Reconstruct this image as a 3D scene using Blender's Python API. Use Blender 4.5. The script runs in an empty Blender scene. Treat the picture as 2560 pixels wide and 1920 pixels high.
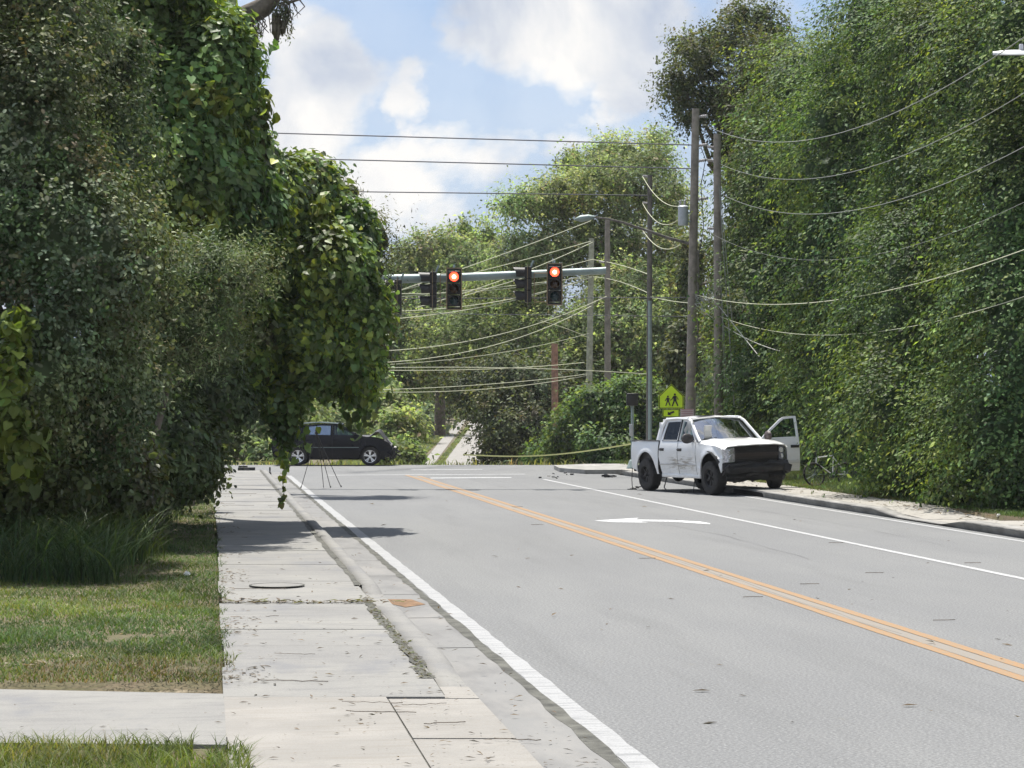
import bpy, bmesh, math, random
import numpy as np
from mathutils import Vector, Matrix
random.seed(7); RNG = np.random.default_rng(7)
scn = bpy.context.scene
COL = scn.collection
H = 2.24; F = 4900.0; CX = 1106.0; HY = 885.0      # eye height, focal length, principal column, horizon (in units of a 2212-wide frame)
PI = math.pi

# ------------------------------------------------------------------ camera, sky, sun, exposure
cd = bpy.data.cameras.new('camera'); cam = bpy.data.objects.new('camera', cd); COL.objects.link(cam)
cam.location = (0, 0, H); cam.rotation_euler = (PI/2, 0, 0)
cd.sensor_width = 36; cd.lens = 36*F/2212; cd.shift_y = 55.5/2212; cd.clip_start = .5; cd.clip_end = 6000
scn.camera = cam
SUN_EL, SUN_AZ = math.radians(68), math.radians(-14)
sv = Vector((math.sin(SUN_AZ)*math.cos(SUN_EL), math.cos(SUN_AZ)*math.cos(SUN_EL), math.sin(SUN_EL)))
sl = bpy.data.lights.new('sun', 'SUN'); sl.energy = 3.9; sl.angle = math.radians(.6); sl.color = (1, .95, .87)
so = bpy.data.objects.new('sun', sl); COL.objects.link(so); so.rotation_euler = sv.to_track_quat('Z', 'Y').to_euler()
vs = scn.view_settings; vs.view_transform = 'Standard'; vs.look = 'None'; vs.gamma = 1; vs.exposure = 1.12
vs.use_curve_mapping = False
cy = scn.cycles; cy.use_denoising = True; cy.max_bounces = 6; cy.diffuse_bounces = 3; cy.glossy_bounces = 3
cy.transmission_bounces = 4; cy.transparent_max_bounces = 8; cy.caustics_reflective = False; cy.caustics_refractive = False
cy.sample_clamp_indirect = 4

W = bpy.data.worlds.new('World'); scn.world = W; W.use_nodes = True
nt = W.node_tree; N = nt.nodes; L = nt.links; N.clear()
out = N.new('ShaderNodeOutputWorld'); bg = N.new('ShaderNodeBackground'); bg.inputs[1].default_value = .1
sky = N.new('ShaderNodeTexSky'); sky.sky_type = 'NISHITA'; sky.sun_disc = False
sky.sun_elevation = SUN_EL; sky.sun_rotation = SUN_AZ; sky.dust_density = 2.0; sky.air_density = 1.2; sky.ozone_density = 1.5
tc = N.new('ShaderNodeTexCoord')
def wmath(op, a, b=None, clamp=False):
    m = N.new('ShaderNodeMath'); m.operation = op; m.use_clamp = clamp
    for i, v in enumerate((a, b)):
        if v is None: continue
        if isinstance(v, (int, float)): m.inputs[i].default_value = v
        else: L.new(v, m.inputs[i])
    return m.outputs[0]
def wnoise(scale, detail, rough, dist=0., off=(0, 0, 0), sc=(1, 1, 1)):
    mp = N.new('ShaderNodeMapping'); mp.inputs['Location'].default_value = off; mp.inputs['Scale'].default_value = sc
    L.new(tc.outputs['Generated'], mp.inputs[0])
    n = N.new('ShaderNodeTexNoise'); n.inputs['Scale'].default_value = scale; n.inputs['Detail'].default_value = detail
    n.inputs['Roughness'].default_value = rough; n.inputs['Distortion'].default_value = dist
    L.new(mp.outputs[0], n.inputs['Vector']); return n.outputs['Fac']
warp = N.new('ShaderNodeTexNoise'); warp.inputs['Scale'].default_value = 14; warp.inputs['Detail'].default_value = 7; warp.inputs['Roughness'].default_value = .6
L.new(tc.outputs['Generated'], warp.inputs['Vector'])
wsub = N.new('ShaderNodeVectorMath'); wsub.operation = 'SUBTRACT'; L.new(warp.outputs['Color'], wsub.inputs[0]); wsub.inputs[1].default_value = (.5, .5, .5)
wsc = N.new('ShaderNodeVectorMath'); wsc.operation = 'SCALE'; L.new(wsub.outputs[0], wsc.inputs[0]); wsc.inputs['Scale'].default_value = .075
wadd = N.new('ShaderNodeVectorMath'); wadd.operation = 'ADD'; L.new(tc.outputs['Generated'], wadd.inputs[0]); L.new(wsc.outputs[0], wadd.inputs[1])
blobs = [(1130, 30, 150, 1.1), (1330, 40, 130, 1.0), (1240, 120, 90, .8), (1000, 60, 60, .9), (1365, 235, 70, 1.2), (1400, 290, 60, 1.0), (890, 225, 40, .9),
         (960, 300, 90, 1.0), (1050, 330, 110, 1.1), (880, 370, 90, .9), (1080, 230, 80, .7), (960, 460, 90, .8), (1230, 350, 90, .8),
         (680, 100, 70, .8), (640, 230, 110, .7), (600, 40, 90, .6), (1180, 270, 60, .5), (1650, 0, 60, .3)]
acc = None
for bx, by, br, bs in blobs:
    d = Vector(((bx-CX)/F, 1, (HY-by)/F)).normalized()
    vd = N.new('ShaderNodeVectorMath'); vd.operation = 'DISTANCE'; L.new(wadd.outputs[0], vd.inputs[0]); vd.inputs[1].default_value = d
    mr = N.new('ShaderNodeMapRange'); mr.interpolation_type = 'SMOOTHSTEP'; L.new(vd.outputs['Value'], mr.inputs[0])
    mr.inputs[1].default_value = br/F*1.9; mr.inputs[2].default_value = br/F*.2; mr.inputs[3].default_value = 0; mr.inputs[4].default_value = bs
    acc = mr.outputs[0] if acc is None else wmath('MAXIMUM', acc, mr.outputs[0])
vdir = N.new('ShaderNodeVectorMath'); vdir.operation = 'DISTANCE'; L.new(tc.outputs['Generated'], vdir.inputs[0]); vdir.inputs[1].default_value = (.0, .99, .12)
om = N.new('ShaderNodeMapRange'); om.interpolation_type = 'SMOOTHSTEP'; L.new(vdir.outputs['Value'], om.inputs[0]); om.inputs[1].default_value = .22; om.inputs[2].default_value = .42
n3 = wnoise(3.4, 4, .5, .3, (5.2, 2.2, 1.4), (1, 1, 1.3)); rest = wmath('MULTIPLY', om.outputs[0], wmath('MULTIPLY', wmath('SUBTRACT', n3, .44, True), 9., True))   # the same broken cloud over the rest of the sky
acc = wmath('MAXIMUM', acc, rest)
n1 = wnoise(9, 9, .58, .2, (3.1, 1.7, .4), (1, 1, 1.5)); n2 = wnoise(3.2, 5, .5, .0, (9.1, 4.2, 7.7), (1, 1, 2.2))
soft = wmath('MULTIPLY', wmath('SUBTRACT', n2, .40, True), 3.2, True)               # thin veil all over the sky
puff = wmath('ADD', wmath('MULTIPLY', acc, .50), wmath('MULTIPLY', wmath('SUBTRACT', n1, .44), 2.7), True)
cr = N.new('ShaderNodeMapRange'); cr.interpolation_type = 'SMOOTHSTEP'; L.new(puff, cr.inputs[0]); cr.inputs[1].default_value = .16; cr.inputs[2].default_value = .60
fac = wmath('MAXIMUM', cr.outputs[0], wmath('MULTIPLY', soft, .38), True)
shade = wnoise(10, 8, .55, .4, (.3, .9, 2.4))
cc = N.new('ShaderNodeValToRGB'); L.new(shade, cc.inputs[0])
cc.color_ramp.elements[0].position = .40; cc.color_ramp.elements[0].color = (2.25, 2.6, 3.25, 1)
cc.color_ramp.elements[1].position = .60; cc.color_ramp.elements[1].color = (4.7, 4.6, 4.45, 1)
skm = N.new('ShaderNodeMix'); skm.data_type = 'RGBA'; skm.inputs[0].default_value = .7
L.new(sky.outputs[0], skm.inputs[6]); skm.inputs[7].default_value = (1.0, 1.7, 3.1, 1)
mx = N.new('ShaderNodeMix'); mx.data_type = 'RGBA'; L.new(fac, mx.inputs[0]); L.new(skm.outputs[2], mx.inputs[6]); L.new(cc.outputs[0], mx.inputs[7])
L.new(mx.outputs[2], bg.inputs[0]); L.new(bg.outputs[0], out.inputs[0])

# ------------------------------------------------------------------ helpers
def P(x, y, D): return Vector(((x-CX)/F*D, D, H+(HY-y)/F*D))          # a point D metres ahead, seen at column x, row y
RX, RY = (.9912, .1327), (-.1327, .9912)                                  # across / along the road
def R(s, u, z=0.): return Vector((s*RX[0]+u*RY[0], s*RX[1]+u*RY[1], z))
def UD(D, s=0.): return (D-.1327*s)/.9912

def tag(o, label=None, cat=None, group=None, kind=None):
    for k, v in (('label', label), ('category', cat), ('group', group), ('kind', kind)):
        if v: o[k] = v
    return o
def link(o, parent=None):
    COL.objects.link(o)
    if parent: o.parent = parent
    return o
def empty(name, loc=(0, 0, 0), rz=0., parent=None):
    o = bpy.data.objects.new(name, None); o.location = loc; o.rotation_euler = (0, 0, rz); o.empty_display_size = .2
    return link(o, parent)
def thing(name, label, cat, loc=(0, 0, 0), rz=0., group=None):
    return tag(empty(name, loc, rz), label, cat, group)

def mat(name, col, rough=.7, metal=0., var=0., vs_=3., bump=0., bs=40., col2=None, det=6., emis=None, spec=.5, coat=0.):
    m = bpy.data.materials.new(name); m.use_nodes = True; t = m.node_tree; n = t.nodes; b = n['Principled BSDF']
    b.inputs['Roughness'].default_value = rough; b.inputs['Metallic'].default_value = metal; b.inputs['Specular IOR Level'].default_value = spec
    b.inputs['Coat Weight'].default_value = coat
    c = (*col, 1)
    if var or col2:
        tcn = n.new('ShaderNodeTexCoord'); ns = n.new('ShaderNodeTexNoise'); ns.inputs['Scale'].default_value = vs_; ns.inputs['Detail'].default_value = det
        ns.inputs['Roughness'].default_value = .62
        t.links.new(tcn.outputs['Object'], ns.inputs['Vector']); r = n.new('ShaderNodeValToRGB'); t.links.new(ns.outputs['Fac'], r.inputs[0])
        c2 = col2 or tuple(min(1, x*(1+var)) for x in col); c1 = col if col2 else tuple(x*(1-var) for x in col)
        r.color_ramp.elements[0].position = .35; r.color_ramp.elements[1].position = .65
        r.color_ramp.elements[0].color = (*c1, 1); r.color_ramp.elements[1].color = (*c2, 1)
        t.links.new(r.outputs[0], b.inputs['Base Color'])
    else: b.inputs['Base Color'].default_value = c
    if bump:
        tcn = n.new('ShaderNodeTexCoord'); ns = n.new('ShaderNodeTexNoise'); ns.inputs['Scale'].default_value = bs; ns.inputs['Detail'].default_value = 4
        t.links.new(tcn.outputs['Object'], ns.inputs['Vector']); bp = n.new('ShaderNodeBump'); bp.inputs['Strength'].default_value = bump; bp.inputs['Distance'].default_value = .02
        t.links.new(ns.outputs['Fac'], bp.inputs['Height']); t.links.new(bp.outputs[0], b.inputs['Normal'])
    if emis: b.inputs['Emission Color'].default_value = (*emis[0], 1); b.inputs['Emission Strength'].default_value = emis[1]
    return m

def surf_mat(name, layers, rough=.85, bump=.25, bs=60., aniso=None, stripes=None):
    """layers: list of (noise scale, detail, lo, hi, colour, amount, stretch) mixed one over the other; positions are object space."""
    m = bpy.data.materials.new(name); m.use_nodes = True; t = m.node_tree; n = t.nodes; b = n['Principled BSDF']; lk = t.links
    b.inputs['Roughness'].default_value = rough; b.inputs['Specular IOR Level'].default_value = .3
    tcn = n.new('ShaderNodeTexCoord'); rot = n.new('ShaderNodeMapping'); rot.inputs['Rotation'].default_value = (0, 0, -math.atan2(.1327, .9912))
    lk.new(tcn.outputs['Object'], rot.inputs[0])
    cur = None
    for i, (sc, det, lo, hi, col, amt, st) in enumerate(layers):
        if cur is None:
            rg = n.new('ShaderNodeRGB'); rg.outputs[0].default_value = (*col, 1); cur = rg.outputs[0]; continue
        mp = n.new('ShaderNodeMapping'); mp.inputs['Scale'].default_value = (st[0], st[1], 1); mp.inputs['Location'].default_value = (i*7.3, i*3.1, 0)
        lk.new(rot.outputs[0], mp.inputs[0])
        ns = n.new('ShaderNodeTexNoise'); ns.inputs['Scale'].default_value = sc; ns.inputs['Detail'].default_value = det; ns.inputs['Roughness'].default_value = .65
        lk.new(mp.outputs[0], ns.inputs['Vector'])
        mr = n.new('ShaderNodeMapRange'); lk.new(ns.outputs['Fac'], mr.inputs[0])
        mr.inputs[1].default_value = lo; mr.inputs[2].default_value = hi; mr.inputs[3].default_value = 0; mr.inputs[4].default_value = amt
        mxx = n.new('ShaderNodeMix'); mxx.data_type = 'RGBA'; lk.new(mr.outputs[0], mxx.inputs[0]); lk.new(cur, mxx.inputs[6]); mxx.inputs[7].default_value = (*col, 1)
        cur = mxx.outputs[2]
    lk.new(cur, b.inputs['Base Color'])
    ns = n.new('ShaderNodeTexNoise'); ns.inputs['Scale'].default_value = bs; ns.inputs['Detail'].default_value = 5
    lk.new(tcn.outputs['Object'], ns.inputs['Vector']); bp = n.new('ShaderNodeBump'); bp.inputs['Strength'].default_value = bump; bp.inputs['Distance'].default_value = .01
    lk.new(ns.outputs['Fac'], bp.inputs['Height']); lk.new(bp.outputs[0], b.inputs['Normal'])
    return m

def leaf_mat(name, rough=.5, trans=.35, spec=.35, tint=(1.25, 1.15, .45)):
    m = bpy.data.materials.new(name); m.use_nodes = True; t = m.node_tree; n = t.nodes; lk = t.links; b = n['Principled BSDF']; o = n['Material Output']
    at = n.new('ShaderNodeAttribute'); at.attribute_name = 'Col'
    lk.new(at.outputs['Color'], b.inputs['Base Color']); b.inputs['Roughness'].default_value = rough; b.inputs['Specular IOR Level'].default_value = spec
    tr = n.new('ShaderNodeBsdfTranslucent'); mu = n.new('ShaderNodeMix'); mu.data_type = 'RGBA'; mu.blend_type = 'MULTIPLY'; mu.inputs[0].default_value = 1
    lk.new(at.outputs['Color'], mu.inputs[6]); mu.inputs[7].default_value = (*tint, 1); lk.new(mu.outputs[2], tr.inputs[0])
    ms = n.new('ShaderNodeMixShader'); ms.inputs[0].default_value = trans; lk.new(b.outputs[0], ms.inputs[1]); lk.new(tr.outputs[0], ms.inputs[2]); lk.new(ms.outputs[0], o.inputs[0])
    return m

def glass_mat(name, tint, refl=.12, alpha=.5):
    m = bpy.data.materials.new(name); m.use_nodes = True; t = m.node_tree; n = t.nodes; lk = t.links; n.remove(n['Principled BSDF']); o = n['Material Output']
    tr = n.new('ShaderNodeBsdfTransparent'); tr.inputs[0].default_value = (*tint, 1)
    gl = n.new('ShaderNodeBsdfGlossy'); gl.inputs['Roughness'].default_value = .03; gl.inputs[0].default_value = (.95, .97, 1, 1)
    ge = n.new('ShaderNodeNewGeometry'); dt = n.new('ShaderNodeVectorMath'); dt.operation = 'DOT_PRODUCT'; lk.new(ge.outputs['Normal'], dt.inputs[0]); lk.new(ge.outputs['Incoming'], dt.inputs[1])
    def mm(op, a, b=None):
        q = n.new('ShaderNodeMath'); q.operation = op; q.use_clamp = op != 'SUBTRACT'
        for i, v in enumerate((a, b)):
            if v is None: continue
            if isinstance(v, (int, float)): q.inputs[i].default_value = v
            else: lk.new(v, q.inputs[i])
        return q.outputs[0]
    ad = n.new('ShaderNodeMath'); ad.operation = 'MULTIPLY_ADD'; ad.use_clamp = True; ad.inputs[1].default_value = .9-refl if refl > .1 else .5; ad.inputs[2].default_value = refl
    lk.new(mm('POWER', mm('SUBTRACT', 1., mm('ABSOLUTE', dt.outputs['Value'])), 5.), ad.inputs[0])
    ms = n.new('ShaderNodeMixShader'); lk.new(ad.outputs[0], ms.inputs[0]); lk.new(tr.outputs[0], ms.inputs[1]); lk.new(gl.outputs[0], ms.inputs[2]); lk.new(ms.outputs[0], o.inputs[0])
    return m

def mesh_np(name, V, Fc, m, parent=None, col=None, smooth=False, mats=None, midx=None):
    me = bpy.data.meshes.new(name); V = np.asarray(V, np.float32); Fc = np.asarray(Fc, np.int32); k = Fc.shape[1]
    me.vertices.add(len(V)); me.vertices.foreach_set('co', V.ravel()); me.loops.add(Fc.size); me.loops.foreach_set('vertex_index', Fc.ravel())
    me.polygons.add(len(Fc)); me.polygons.foreach_set('loop_start', np.arange(0, Fc.size, k, dtype=np.int32))
    if smooth: me.polygons.foreach_set('use_smooth', np.ones(len(Fc), bool))
    if midx is not None: me.polygons.foreach_set('material_index', np.asarray(midx, np.int32))
    me.update(calc_edges=True)
    if col is not None:
        a = me.color_attributes.new('Col', 'FLOAT_COLOR', 'POINT'); c = np.ones((len(V), 4), np.float32); c[:, :3] = col; a.data.foreach_set('color', c.ravel())
    for x in (mats or [m]): me.materials.append(x)
    o = bpy.data.objects.new(name, me); return link(o, parent)

class MB:                                                                  # collects shapes, builds ONE mesh
    def __init__(s): s.b = bmesh.new()
    def box(s, c, d, rot=None, taper=None):
        r = bmesh.ops.create_cube(s.b, size=1)['verts']
        for v in r:
            if taper and v.co.z > 0: v.co.x *= taper[0]; v.co.y *= taper[1]
            v.co = Vector((v.co.x*d[0], v.co.y*d[1], v.co.z*d[2]))
            if rot: v.co = rot @ v.co
            v.co += Vector(c)
        return s
    def tube(s, pts, rad, seg=8, caps=True):
        pts = [Vector(p) for p in pts]; rs = rad if isinstance(rad, (list, tuple)) else [rad]*len(pts); rings = []; ref = None
        for i, p in enumerate(pts):
            t = (pts[min(i+1, len(pts)-1)]-pts[max(i-1, 0)]).normalized()
            if ref is None: ref = Vector((0, 0, 1)) if abs(t.z) < .9 else Vector((1, 0, 0))
            a = t.cross(ref).normalized(); bb = a.cross(t).normalized(); ref = bb
            rings.append([s.b.verts.new(p+(a*math.cos(2*PI*j/seg)+bb*math.sin(2*PI*j/seg))*rs[i]) for j in range(seg)])
        for i in range(len(rings)-1):
            for j in range(seg): s.b.faces.new((rings[i][j], rings[i][(j+1) % seg], rings[i+1][(j+1) % seg], rings[i+1][j]))
        if caps and seg > 2: s.b.faces.new(rings[0][::-1]); s.b.faces.new(rings[-1])
        return s
    def lathe(s, prof, seg=24, M=None, caps=True):                                    # prof (r, z) about local z
        rings = []
        for r, z in prof:
            rings.append([s.b.verts.new((M or Matrix()) @ Vector((r*math.cos(2*PI*j/seg), r*math.sin(2*PI*j/seg), z))) for j in range(seg)])
        for i in range(len(rings)-1):
            for j in range(seg): s.b.faces.new((rings[i][j], rings[i][(j+1) % seg], rings[i+1][(j+1) % seg], rings[i+1][j]))
        if caps: s.b.faces.new(rings[0][::-1]); s.b.faces.new(rings[-1])
        return s
    def poly(s, pts, depth=None):                                          # flat polygon, optionally extruded along a vector
        vs_ = [s.b.verts.new(Vector(p)) for p in pts]; f = s.b.faces.new(vs_)
        if depth:
            r = bmesh.ops.extrude_face_region(s.b, geom=[f])
            for g in r['geom']:
                if isinstance(g, bmesh.types.BMVert): g.co += Vector(depth)
        return s
    def grid(s, fn, nu, nv):                                               # fn(a,b) -> point
        vv = [[s.b.verts.new(fn(i/nu, j/nv)) for j in range(nv+1)] for i in range(nu+1)]
        for i in range(nu):
            for j in range(nv): s.b.faces.new((vv[i][j], vv[i+1][j], vv[i+1][j+1], vv[i][j+1]))
        return s
    def build(s, name, m, parent=None, smooth=True, bevel=0., solid=0.):
        bmesh.ops.recalc_face_normals(s.b, faces=s.b.faces)
        me = bpy.data.meshes.new(name); s.b.to_mesh(me); s.b.free()
        if smooth:
            for p in me.polygons: p.use_smooth = True
        me.materials.append(m); o = bpy.data.objects.new(name, me); link(o, parent)
        if solid: md = o.modifiers.new('s', 'SOLIDIFY'); md.thickness = solid; md.offset = 0
        if bevel: md = o.modifiers.new('b', 'BEVEL'); md.width = bevel; md.segments = 2; md.limit_method = 'ANGLE'; md.angle_limit = .6
        if smooth:
            md = o.modifiers.new('e', 'EDGE_SPLIT'); md.split_angle = .7
        return o

def hash3(ix, iy, iz, seed):
    h = (ix.astype(np.uint32)*np.uint32(374761393)) ^ (iy.astype(np.uint32)*np.uint32(668265263)) ^ (iz.astype(np.uint32)*np.uint32(2246822519)) ^ np.uint32(seed*3266489917 & 0xffffffff)
    h = (h ^ (h >> np.uint32(13)))*np.uint32(1274126177); h = h ^ (h >> np.uint32(16)); return (h & np.uint32(0xffffff)).astype(np.float32)/16777215.
def vn(Pt, f=1., seed=0):
    Q = Pt*f; I = np.floor(Q).astype(np.int64); t = Q-I; t = t*t*(3-2*t); r = 0.
    for dx in (0, 1):
        for dy in (0, 1):
            for dz in (0, 1):
                w = (t[:, 0] if dx else 1-t[:, 0])*(t[:, 1] if dy else 1-t[:, 1])*(t[:, 2] if dz else 1-t[:, 2])
                r = r+w*hash3(I[:, 0]+dx, I[:, 1]+dy, I[:, 2]+dz, seed)
    return r*2-1
def fbm(Pt, f=1., seed=0, o=3):
    r = 0.; a = 1.
    for i in range(o): r = r+a*vn(Pt, f*2**i, seed+i*17); a *= .5
    return r/1.75
def nrm(v): return v/np.maximum(np.linalg.norm(v, axis=1, keepdims=True), 1e-9)

LEAF = {
 'kite': (np.array([(0, 0, 0), (.42, .30, .07), (1, 0, -.06), (.42, -.30, .07)]), [(0, 1, 2), (0, 2, 3)]),
 'lance': (np.array([(0, 0, 0), (.42, .15, .03), (1, 0, -.08), (.42, -.15, .03)]), [(0, 1, 2), (0, 2, 3)]),
 'oval': (np.array([(0, 0, 0), (.22, .26, .05), (.68, .27, .05), (1, 0, -.04), (.68, -.27, .05), (.22, -.26, .05)]), [(0, 1, 2), (0, 2, 3), (0, 3, 4), (0, 4, 5)]),
 'grape': (np.array([(.25, 0, -.05), (0, 0, 0), (-.16, .26, .03), (.2, .50, .07), (.5, .36, .03), (.66, .30, .02), (1, 0, -.12), (.66, -.30, .02), (.5, -.36, .03), (.2, -.50, .07), (-.16, -.26, .03)]),
           [(0, i, i+1) for i in range(1, 10)]+[(0, 10, 1)]),
}
def leaves_geo(pos, nor, tip, size, kind):
    T, Fc = LEAF[kind]; n = nrm(nor); a = nrm(tip-(tip*n).sum(1, keepdims=True)*n); b = np.cross(n, a)
    V = pos[:, None, :]+size[:, None, None]*(T[None, :, 0:1]*a[:, None, :]+T[None, :, 1:2]*b[:, None, :]+T[None, :, 2:3]*n[:, None, :])
    k = len(T); fa = np.array(Fc)[None]+np.arange(len(pos))[:, None, None]*k
    return V.reshape(-1, 3), fa.reshape(-1, 3), k

_ico = {}
def ico(sub):
    if sub not in _ico:
        b = bmesh.new(); bmesh.ops.create_icosphere(b, subdivisions=sub, radius=1)
        _ico[sub] = (np.array([v.co[:] for v in b.verts]), np.array([[v.index for v in f.verts] for f in b.faces])); b.free()
    return _ico[sub]

def lobes_px(spec, D0=None):
    """spec rows: (column, row, D, half width, half height, depth radius m)"""
    C = []; Rr = []
    for r in spec:
        x, y, D, a, b = r[:5]; dr = r[5] if len(r) > 5 else a/F*D*.8
        C.append(P(x, y, D)[:]); Rr.append((a/F*D, dr, b/F*D))
    return np.array(C), np.array(Rr)

def clumps(C, Rr, k, rs, fr=.42, base=.93):
    r = np.random.default_rng(rs); CC = [C]; RR = [Rr*base]
    for c, q in zip(C, Rr):
        d = nrm(r.normal(size=(k, 3))*[1, 1, 1.0]+[0, -.25, .1]); m = (q.prod())**(1/3); f = fr*(.65+.7*r.random(k))[:, None]
        CC.append(c+d*q*(.99-f*.62)); RR.append((q*.55+m*.45)[None]*f)
    return np.concatenate(CC), np.concatenate(RR)
def disp(Pt, amp, f, rib, ribf, seed):
    d = amp*fbm(Pt, f, seed, 3)
    if rib:
        Q = Pt*np.array([1, 1, .22]); Q = Q+np.stack([-Pt[:, 2]*.5, Pt[:, 2]*0, Pt[:, 2]*0], 1)*.6   # strands lean as they fall
        d = d+rib*(1-2*np.abs(vn(Q, ribf, seed+5))); d = np.where(d < 0, d*(2.2 if rib > .5 else 1.), d)+rib*.5*(1-2*np.abs(vn(Q, ribf*2.1, seed+9)))
    return d

def palette(n, cols, w, Pt, seed, jit=.22):
    cols = np.array(cols); nz = (vn(Pt, 1.1, seed+31)+1)/2
    k = RNG.choice(len(cols), n, p=np.array(w)/sum(w)); k2 = np.minimum((nz*len(cols)).astype(int), len(cols)-1)
    c = np.where((RNG.random(n) < .5)[:, None], cols[k], cols[k2]); c = c*((1+.5*fbm(Pt, .38, seed+77, 2))*(1+.38*vn(Pt, 1.5, seed+79)))[:, None]*(1+np.array([.18, .05, -.15])*vn(Pt, .55, seed+78)[:, None]); return c*(1+jit*RNG.normal(size=(n, 1)).clip(-2, 2))*(1+.05*RNG.normal(size=(n, 3)))  # brightness noise puts lighter streaks and dark hollows into the leaf colour

def foliage(name, parent, C, Rr, n, size, kind, cols, w, m, amp=.5, f=.45, rib=0., ribf=1.6, seed=1, thick=.35, up=.5, droop=.6, core=.70,
            cull=.45, dens=.25, sprig=.03, sprlen=.8, szj=.3, keep_inside=.9, facing=1., rnd=.55, hang=0, spray=None):
    if spray: n = int(n/spray[0])
    area = (Rr[:, 0]*Rr[:, 2]+Rr[:, 1]*(Rr[:, 0]+Rr[:, 2])); p = area/area.sum(); nn = int(n*(4.5 if cull < .6 else 3.))
    k = RNG.choice(len(C), nn, p=p); d = nrm(RNG.normal(size=(nn, 3))); c = C[k]; r = Rr[k]
    nor = nrm(d/r); pos = c+d*r; view = nrm(pos-np.array([0, 0, H]))
    ok = (nor*view).sum(1) < cull
    for j in range(len(C)):
        q = (((pos-C[j])/(Rr[j]*keep_inside))**2).sum(1); ok &= ~((q < 1) & (k != j))
    ok &= (vn(pos, 1.3 if size < .2 else .9, seed+3)+.5*vn(pos, 3.1, seed+4)+RNG.random(nn)*1.2) > dens*2-.9
    pos, nor, k = pos[ok][:n], nor[ok][:n], k[ok][:n]; nn = len(pos)
    dd = disp(pos, amp, f, rib, ribf, seed)
    inward = np.abs(RNG.normal(size=nn))*thick
    pos = pos+nor*(dd-inward)[:, None]+RNG.normal(size=(nn, 3))*(size*.6)
    pcol = None
    if spray:                                                            # leaves strung along short shoots that share a direction and a hue
        kk_, ln0, dv, dr, ow = spray; nb = len(pos); t = (np.arange(kk_)+.5)/kk_
        dirr = nrm(nor*ow+np.array(dv)+RNG.normal(size=(nb, 3))*dr); ln = ln0*(.5+RNG.random(nb))
        pos = (pos[:, None, :]+dirr[:, None, :]*(ln[:, None, None]*t[None, :, None])+RNG.normal(size=(nb, kk_, 3))*size*.45); pos[:, :, 2] -= (t**2)[None]*ln[:, None]*.3*droop
        pcol = np.repeat(palette(nb, cols, w, pos[:, 0], seed, .26), kk_, 0); pos = pos.reshape(-1, 3); nor = np.repeat(nor, kk_, 0); sdir = np.repeat(dirr, kk_, 0); nn = len(pos)
    if sprig:                                                            # twigs that stick out of the outline
        ns = max(1, int(nn*sprig/9)); b = RNG.choice(nn, ns); t = np.arange(10)/9.
        dirr = nrm(nor[b]*1.0+RNG.normal(size=(ns, 3))*.6+np.array([0, 0, .25-droop*.5])); ln = sprlen*(.3+RNG.random(ns))
        sp = pos[b][:, None, :]+dirr[:, None, :]*(ln[:, None, None]*t[None, :, None])+RNG.normal(size=(ns, 10, 3))*size*.5
        sp[:, :, 2] -= (t**2)[None]*ln[:, None]*droop*.35
        pos = np.concatenate([pos, sp.reshape(-1, 3)]); nor = np.concatenate([nor, np.repeat(nor[b], 10, 0)])
    if hang:                                                             # strands that hang below the lower edge
        low = np.where(nor[:, 2] < -.1)[0]
        if len(low):
            b = RNG.choice(low, hang); t = np.arange(14); ln = .15+RNG.random(hang)*.45
            sp = pos[b][:, None, :]-np.array([0, 0, 1.])*(ln[:, None, None]*t[None, :, None]/13)+RNG.normal(size=(hang, 14, 3))*size*.45
            pos = np.concatenate([pos, sp.reshape(-1, 3)]); nor = np.concatenate([nor, np.repeat(nor[b]*[1, 1, 0]+[0, -.3, .1], 14, 0)])
    nn = len(pos)
    ln_ = nrm(nor*facing+np.array([0, 0, up])+RNG.normal(size=(nn, 3))*rnd)
    tp = RNG.normal(size=(nn, 3))*.55+np.array([0, 0, -droop])+nor*.35
    if pcol is not None: tp[:len(pcol)] = sdir*.9+RNG.normal(size=(len(pcol), 3))*.5
    sz = size*(1+szj*RNG.normal(size=nn).clip(-1.6, 2.2))
    V, Fc, kk = leaves_geo(pos, ln_, tp, sz, kind)
    pc = palette(nn, cols, w, pos, seed)
    if pcol is not None: pc[:len(pcol)] = pcol*(1+.10*RNG.normal(size=(len(pcol), 1)))
    cl = np.repeat(pc, kk, 0).clip(.004, .9)
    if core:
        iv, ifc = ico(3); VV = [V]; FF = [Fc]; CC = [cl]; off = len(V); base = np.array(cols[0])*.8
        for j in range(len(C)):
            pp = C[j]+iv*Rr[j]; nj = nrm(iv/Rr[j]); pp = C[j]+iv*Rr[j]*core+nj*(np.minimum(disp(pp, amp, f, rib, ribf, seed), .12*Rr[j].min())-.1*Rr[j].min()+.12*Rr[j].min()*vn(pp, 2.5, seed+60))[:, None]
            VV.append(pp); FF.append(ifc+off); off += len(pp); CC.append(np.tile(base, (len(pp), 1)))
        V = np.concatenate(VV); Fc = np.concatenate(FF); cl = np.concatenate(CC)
    o = mesh_np(name, V, Fc, m, parent, cl); return o

def limb_tube(mb, pts, r0, r1, seg=8, wob=.0):
    n = len(pts); mb.tube([Vector(p)+Vector((random.uniform(-wob, wob), random.uniform(-wob, wob), 0)) for p in pts], [r0+(r1-r0)*i/(n-1) for i in range(n)], seg)

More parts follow.
